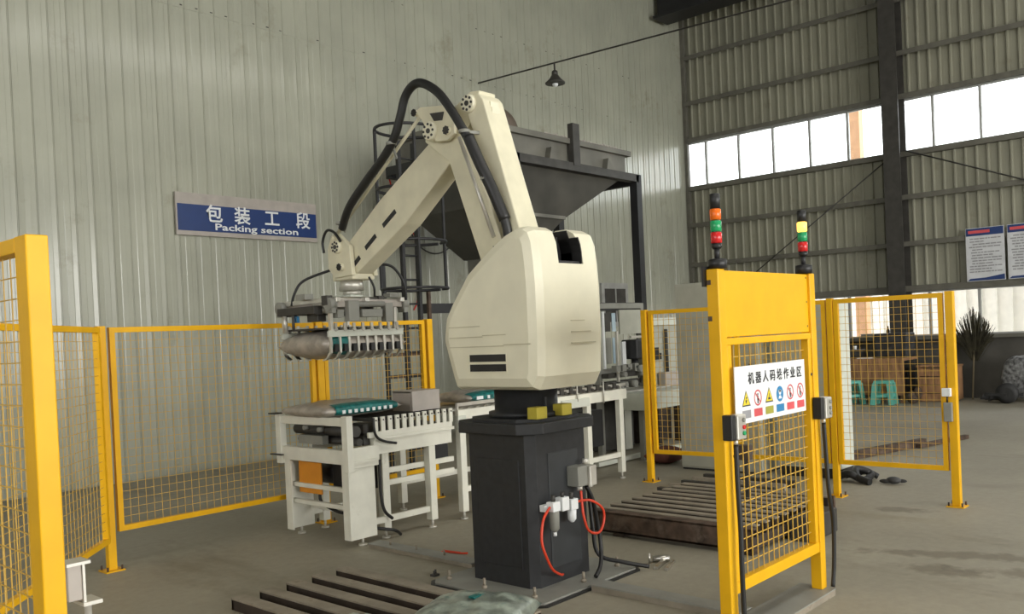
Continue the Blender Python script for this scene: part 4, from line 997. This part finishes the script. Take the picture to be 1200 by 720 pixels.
for (xx, yy) in ((12.2, 8.15), (9.2, 8.15), (12.2, 9.8), (10.8, 9.8)):
    obj('leg', MB().box(xx-.07, xx+.07, yy-.07, yy+.07, 0, 4.1 if yy > 9 else 4.14), 'black', hf)
obj('beam', MB().box(7.45, 12.2, 8.09, 8.21, 1.93, 2.05), 'black', hf)
obj('beam', MB().box(8.35, 12.2, 9.74, 9.86, 3.95, 4.08), 'black', hf)
for xx in (8.35, 12.2): obj('beam', MB().box(xx-.05, xx+.05, 8.15, 9.8, 3.98, 4.10), 'black', hf)

ld = thing('cage_ladder', 'black steel ladder with a safety cage beside the hopper', 'ladder', (6.95, 8.0, 0))
for xx in (6.98, 7.22):
    obj('stringer', MB().box(xx-.022, xx+.022, 7.98, 8.03, 0.01, 3.98), 'black', ld)
for i in range(13): obj('rung', MB().cyl((6.98, 8.0, .3+i*.29), (7.22, 8.0, .3+i*.29), .013, n=8), 'black', ld)
def hoop(z, rx=.42, ry=.34):
    pts = []
    for i in range(13):
        a = PI*.02+PI*1.96*i/12
        pts.append((6.93+math.cos(a)*rx, 8.0-math.sin(a)*ry if False else 7.75+math.sin(a)*ry, z))
    return MB().tube(pts, .018, 6, 3)
for z in (2.2, 2.75, 3.35, 4.05): obj('cage_hoop', hoop(z), 'black', ld)
for a in (.25, .8, 1.35, 1.9):
    aa = PI*a; xx, yy = 6.93+math.cos(aa)*.42, 7.75+math.sin(aa)*.34
    obj('cage_bar', MB().box(xx-.014, xx+.014, yy-.014, yy+.014, 2.2, 4.05), 'black', ld)
obj('cage_leg', MB().box(6.66, 6.70, 8.0, 8.04, .01, 2.5), 'black', ld)
obj('cage_leg', MB().box(7.36, 7.40, 8.0, 8.04, 1.2, 2.2), 'rust', ld)
obj('bracket_shelf', MB().box(6.68, 7.40, 8.02, 8.05, 1.42, 1.46).box(6.68, 7.40, 8.02, 8.05, 1.16, 1.20), 'rust', ld)
# red and grey cables hanging on the wall
tag(obj('red_wall_cable', MB().tube([(9.25, WY-.04, 4.4), (9.45, WY-.04, 3.8), (9.75, WY-.04, 3.4), (9.9, WY-.04, 3.0), (9.8, WY-.04, 2.3), (9.7, WY-.04, 2.1)], .012, 6), 'lamp_red'), 'thin red cable hanging down the left wall below the hopper', 'cable')
tag(obj('grey_wall_cable', MB().tube([(9.6, WY-.04, 3.55), (9.9, WY-.04, 3.15), (10.3, WY-.04, 3.05), (10.7, WY-.04, 3.25), (10.95, WY-.04, 3.6)], .012, 6), 'darksteel'), 'thin grey cable sagging across the left wall below the hopper', 'cable')

# ------------------------------------------------------------------ air unit, junction box and red hoses on the pedestal
fr = thing('air_filter_unit', 'white compressed air filter unit on the pedestal face', 'filter', (4.28, 3.53, .37))
obj('manifold', MB().box(4.17, 4.24, 3.49, 3.55, .50, .56, .005).box(4.26, 4.33, 3.49, 3.55, .49, .575, .005).box(4.35, 4.42, 3.49, 3.55, .48, .55, .005).box(4.15, 4.44, 3.545, 3.585, .50, .54), 'signwhite', fr)
obj('filter_bowl', MB().lathe((4.21, 3.52, .37), [(.012, 0), (.03, .02), (.032, .12), (.028, .135)], 16), 'grey', fr)
obj('oiler_bowl', MB().lathe((4.385, 3.52, .40), [(.012, 0), (.028, .02), (.03, .08)], 16), 'signwhite', fr)
obj('drain_valve', MB().cyl((4.21, 3.52, .345), (4.21, 3.52, .372), .012, n=10), 'signwhite', fr)
obj('adjust_knob', MB().cyl((4.205, 3.52, .56), (4.205, 3.52, .60), .014, n=12).cyl((4.295, 3.52, .575), (4.295, 3.52, .605), .012, n=12).cyl((4.385, 3.52, .55), (4.385, 3.52, .59), .014, n=12), 'darksteel', fr)
ra = obj('red_air_hose', MB().tube([(4.17, 3.52, .53), (4.08, 3.50, .47), (4.045, 3.49, .35), (4.07, 3.48, .25), (4.15, 3.50, .15), (4.26, 3.53, .09), (4.33, 3.57, .07)], .0085, 8), 'red')
tag(ra, 'red air hose looping down the left side of the air filter unit', 'hose')
ra = obj('red_air_hose', MB().tube([(4.42, 3.52, .52), (4.50, 3.46, .525), (4.60, 3.44, .46), (4.615, 3.44, .38), (4.56, 3.44, .31), (4.48, 3.46, .33), (4.445, 3.47, .42), (4.455, 3.49, .52), (4.47, 3.505, .585)], .0085, 8), 'red')
tag(ra, 'red air hose coiled on the right between filter unit and junction box', 'hose')
jb = thing('junction_box', 'grey junction box with cable glands on the right edge of the pedestal', 'box', (4.53, 3.53, .60))
obj('box', MB().box(4.43, 4.53, 3.49, 3.585, .615, .745, .006), 'grey', jb)
obj('cover', MB().box(4.53, 4.60, 3.47, 3.585, .61, .74, .006), 'alu', jb)
obj('cable_gland', MB().cyl((4.49, 3.53, .585), (4.49, 3.53, .615), .02, n=10).cyl((4.56, 3.53, .745), (4.56, 3.53, .78), .02, n=10), 'alu', jb)
tag(obj('pedestal_cable', MB().tube([(4.56, 3.53, .60), (4.61, 3.52, .5), (4.66, 3.52, .3), (4.65, 3.50, .16), (4.58, 3.46, .08), (4.50, 3.44, .035)], .014), 'rubber'), 'black cable hanging from the junction box to the floor plate', 'cable')
tag(obj('pedestal_cable', MB().tube([(4.70, 3.62, .55), (4.70, 3.60, .3), (4.70, 3.56, .12), (4.78, 3.42, .07), (4.9, 3.3, .03)], .014), 'rubber'), 'black cable down the right corner of the pedestal', 'cable')

# ------------------------------------------------------------------ cable trunking on the floor
def trunk(x0, x1, y0, y1, z, label):
    t = thing('cable_trunking', label, 'trunking', ((x0+x1)/2, (y0+y1)/2, 0), 'grey cable trunking on the floor')
    obj('channel', MB().box(x0, x1, y0, y1, 0, z*.8, .002), 'bar', t); obj('lid', MB().box(x0-.006, x1+.006, y0, y1, z*.8, z, .002), 'grey', t)
trunk(4.30, 4.42, 4.36, 5.50, .035, 'grey floor trunking from the conveyor to the pedestal')
trunk(4.32, 4.44, 2.33, 3.34, .045, 'grey floor trunking from the pedestal towards the gate')
trunk(3.90, 5.04, 2.10, 2.32, .04, 'wide grey floor trunking under the gate')
mb = MB()
for i in range(3): mb.cyl((4.36, 4.7+i*.3, .035), (4.36, 4.7+i*.3, .07), .008, n=6)
tag(obj('trunking_bolts', mb, 'bar', kind='stuff'), 'short bolts standing up from the trunking left of the pedestal', 'bolt')
t = thing('steel_offcuts', 'loose metal offcuts on the floor right of the pedestal', 'scrap', (5.0, 3.3, 0))
obj('flat_strip', MB().bar((4.95, 3.28, .012), (5.16, 3.34, .012), .03, .02), 'metal', t); obj('flat_strip', MB().bar((4.95, 3.20, .012), (5.16, 3.27, .012), .02, .02), 'metal', t)
obj('pipe_end', MB().cyl((5.10, 3.40, .025), (5.17, 3.31, .025), .022, n=10), 'metal', t); obj('stud', MB().cyl((5.06, 3.40, 0), (5.06, 3.40, .07), .008, n=6), 'metal', t)
tag(obj('red_cord_scrap', MB().tube([(4.50, 4.88, .006), (4.53, 4.80, .006), (4.55, 4.72, .006), (4.58, 4.68, .006)], .008, 6).tube([(4.54, 4.90, .006), (4.55, 4.82, .006), (4.56, 4.74, .006)], .006, 6), 'red'), 'scrap of red cord on the floor left of the pedestal', 'cord')
tag(obj('metal_clip', MB().box(4.0, 4.05, 4.42, 4.46, 0, .015).cyl((4.01, 4.43, .015), (4.01, 4.43, .04), .008, n=6).cyl((4.04, 4.45, .015), (4.04, 4.45, .04), .008, n=6), 'darksteel'), 'small dark metal clip on the floor at the left corner of the pedestal plate', 'clip')

# ------------------------------------------------------------------ floor roller beds (pallet racks)
def bed(name, label, bars, y0, y1, x_lo, x_hi, ztop, h, grp=None, w_=.075):
    t = thing(name, label, 'pallet conveyor', ((x_lo+x_hi)/2, (y0+y1)/2, 0))
    for xx in bars:
        br_ = obj('cross_bar', MB().box(xx, xx+w_, y0, y1, ztop-.012, ztop, .002), 'bar', t)
        obj('bar_web', MB().box(xx+.004, xx+.016, y0, y1, ztop-h, ztop-.012).box(xx+w_-.012, xx+w_-.003, y0, y1, ztop-h, ztop-.012).box(xx+.004, xx+w_-.003, y1-.02, y1-.004, ztop-h, ztop-.012), 'barside', br_)
    return t
nb = bed('floor_rack', 'low rack of parallel dark steel bars on the near floor', [2.80+i*.196 for i in range(5)], 3.2, 4.95, 2.80, 3.75, .075, .075, w_=.095)
obj('under_rail', MB().box(2.80, 3.82, 3.5, 3.56, 0, .012), 'barside', nb)
fb_ = bed('floor_rack', 'wide rack of parallel steel bars on the floor behind the gate', [5.68+i*.155 for i in range(9)], 2.92, 4.28, 5.7, 7.0, .195, .08, w_=.07)
obj('side_channel', MB().box(5.58, 5.61, 2.90, 4.30, .03, .185, .003).box(5.58, 5.67, 2.90, 4.30, .175, .19).box(5.58, 5.65, 2.90, 4.30, .03, .045), 'rust', fb_, 'rusty brown side channel')
obj('side_channel', MB().box(7.00, 7.03, 2.90, 4.30, .03, .185, .003), 'rust', fb_)
obj('under_rail', MB().box(5.60, 7.0, 4.0, 4.08, .03, .115).box(5.60, 7.0, 2.92, 3.0, .03, .115), 'barside', fb_)
for (xx, yy) in ((5.66, 2.96), (5.66, 4.04), (6.9, 2.96), (6.9, 4.04)): obj('foot', MB().box(xx-.06, xx+.06, yy-.05, yy+.05, 0, .03), 'barside', fb_)
tag(obj('drive_housing', MB().box(6.15, 6.62, 2.72, 2.89, 0, .18, .01), 'darksteel'), 'dark grey drive housing at the rack end just right of the gate', 'motor')
flr = thing('floor_rails', 'parallel low steel rails on the floor in front of the tall cabinet', 'rail', (7.7, 4.2, 0))
for i in range(5): obj('rail', MB().box(7.25+i*.22, 7.31+i*.22, 3.75, 4.75, 0, .07, .003), 'bar' if i % 2 else 'darksteel', flr)
st = thing('sensor_post', 'thin grey sensor post with a brown box left of the gate', 'sensor', (6.45, 3.45, 0))
obj('pole', MB().box(6.60, 6.63, 3.44, 3.47, .195, .52), 'darksteel', st); obj('sensor_box', MB().box(6.58, 6.66, 3.42, 3.54, .50, .62, .005), mat('brown_box', (.07, .05, .04), .6), st)

# bags lying on the near rack
def heap(label, cx, cy, cz, lx, ly, h, seed, rot):
    t = thing('filled_bag', label, 'bag', (cx, cy, cz-h/2))
    obj('film', pillow(cx, cy, cz, lx, ly, h, seed, 0, rot, 30, 24), 'bagteal', t); return t
heap('grey green printed bag at the bottom edge, left one on the near rack', 2.66, 3.56, .15, .44, .38, .14, 31, .5)
t = heap('grey green printed bag on the near floor rack, topmost below the pedestal', 3.24, 3.28, .155, .54, .56, .155, 33, .35)
obj('printed_letters', MB().box(3.26, 3.36, 3.30, 3.34, .226, .236), 'teal', t)
# ------------------------------------------------------------------ far end: desk, stools, broom, scrap
dk = thing('work_bench', 'brown plywood work bench against the end wall', 'bench', (17.8, 5.9, 0))
obj('top', MB().box(17.2, 18.05, 5.7, 7.3, .80, .85), 'wood', dk)
obj('front_board', MB().box(17.2, 17.23, 5.7, 7.3, .15, .80), 'wood', dk)
for yy in (5.72, 7.24): obj('leg', MB().box(17.24, 17.32, yy, yy+.06, 0, .80), 'wood', dk)
d2_ = thing('low_crate', 'low brown wooden crate right of the work bench', 'crate', (17.8, 5.1, 0))
for i in range(4): obj('plank', MB().box(17.62, 17.65, 4.92, 5.58, .01+i*.158, .155+i*.158), 'wood', d2_)
obj('lid', MB().box(17.6, 18.1, 4.90, 5.60, .655, .69), 'wood', d2_)
obj('side_board', MB().box(17.65, 18.1, 4.92, 4.95, .03, .65).box(17.65, 18.1, 5.55, 5.58, .03, .65), 'wood', d2_)
tag(obj('dark_machine', MB().box(17.5, 18.0, 5.72, 6.32, .851, 1.32, .02), 'scrap'), 'dark machine standing at the right end of the work bench', 'machine')
tag(obj('tool_case', MB().box(17.5, 17.85, 6.62, 6.86, .851, 1.02, .01), 'scrap'), 'black tool case at the middle of the work bench', 'case')
tag(obj('paper_sheets', MB().box(17.3, 17.48, 6.36, 6.6, .851, .862), 'signwhite'), 'white paper sheets on the work bench', 'paper')
tag(obj('white_cup', MB().lathe((17.55, 6.72, 1.021), [(.025, 0), (.035, .07)], 12), 'signwhite'), 'small white cup on the black tool case', 'cup')
tag(obj('carton', MB().box(17.5, 17.8, 6.95, 7.25, .851, 1.02, .005), 'rust'), 'small brown carton at the left end of the work bench', 'carton')
tag(obj('sill_box', MB().box(18.49, 18.57, 6.55, 6.95, Z1+.05, Z1+.13, .005), 'grey'), 'flat grey box on the window sill above the work bench', 'box')
tag(obj('sill_bottle', MB().lathe((18.50, 6.40, Z1+.055), [(.035, 0), (.035, .13), (.015, .17), (.015, .22)], 12), 'scrap'), 'dark bottle on the window sill beside the column', 'bottle')
def stool(x, y, rz, label):
    t = thing('plastic_stool', label, 'stool', (x, y, 0), 'turquoise plastic stools')
    R_ = Matrix.Translation((x, y, 0)) @ Matrix.Rotation(rz, 4, 'Z')
    obj('seat', xf(MB().box(-.15, .15, -.15, .15, .42, .45, .01).box(-.155, .155, -.155, .155, .395, .425, .008), R_), 'stool', t)
    for sx in (-1, 1):
        for sy in (-1, 1):
            b = bmesh.new(); q = []
            obj('leg', xf(MB().bar((sx*.165, sy*.165, 0), (sx*.125, sy*.125, .40), .085, .085), R_), 'stool', t)
    obj('stretcher', xf(MB().box(-.16, .16, -.17, -.145, .14, .19).box(-.16, .16, .145, .17, .14, .19).box(-.17, -.145, -.16, .16, .14, .19).box(.145, .17, -.16, .16, .14, .19), R_), 'stool', t)
stool(16.9, 6.60, .9, 'turquoise plastic stool nearest the white sided cabinet')
stool(16.95, 5.98, .1, 'turquoise plastic stool in the middle of the fence opening')
tag(obj('brown_rag', MB().sphere((17.2, 5.55, .12), .12, (1, 1, 1)).sphere((17.2, 5.45, .20), .09, (1, .8, 1.3)), 'rust'), 'crumpled brown bundle on the floor right of the stools', 'bundle')
bro = thing('twig_broom', 'upturned twig broom leaning on the end wall by the crate', 'broom', (18.3, 4.65, 0))
obj('handle', MB().tube([(18.25, 4.80, .0), (18.31, 4.78, .6), (18.36, 4.76, 1.05)], .015, 8), 'stick', bro)
mb = MB(); rr = random.Random(12)
for i in range(300):
    a = rr.uniform(-1, 1); b2 = rr.uniform(-1, 1); L = rr.uniform(.45, 1.0)*(1-.45*abs(a))
    p0 = (18.36+b2*.02, 4.76+a*.06, .72+rr.uniform(0, .25)); p1 = (18.33+b2*.10, 4.76+a*.36, .85+L*.95)
    mb.bar(p0, p1, .007, .007)
obj('twigs', mb, 'broom', bro, kind='stuff')
tag(obj('foil_sack', pillow(18.0, 3.86, .44, .5, .66, .78, 41, pw=.3), 'foil'), 'crumpled grey foil sack at the right edge by the end wall', 'sack')
sp = thing('scrap_pile', 'pile of black scrap fittings on the floor by the end wall', 'scrap', (17.6, 4.5, 0))
rr = random.Random(5)
obj('pipe_ring', MB().lathe((17.55, 4.05, .18), [(.09, -.06), (.18, -.06), (.18, .06), (.09, .06)], 18, 'X'), 'scrap', sp)
for i in range(7):
    a = rr.uniform(4.15, 4.55); obj('offcut', MB().bar((17.5+rr.random()*.3, a, .04+i*.02), (17.5+rr.random()*.3, a-.35, .05+rr.random()*.12), .06, .05), 'scrap', sp)
# loose steel profile on the floor seen through the door panel
t = thing('steel_profile', 'long dark steel profile lying on the floor beyond the fence', 'profile', (10.8, 3.7, 0))
obj('long_bar', MB().bar((10.0, 3.98, .05), (11.55, 3.62, .05), .08, .09), 'rust', t)
obj('short_bar', MB().bar((11.3, 3.60, .03), (12.4, 3.35, .03), .06, .05), 'rust', t)

for o in bpy.data.objects:
    if '_o' in o: del o['_o']
bpy.context.view_layer.update()
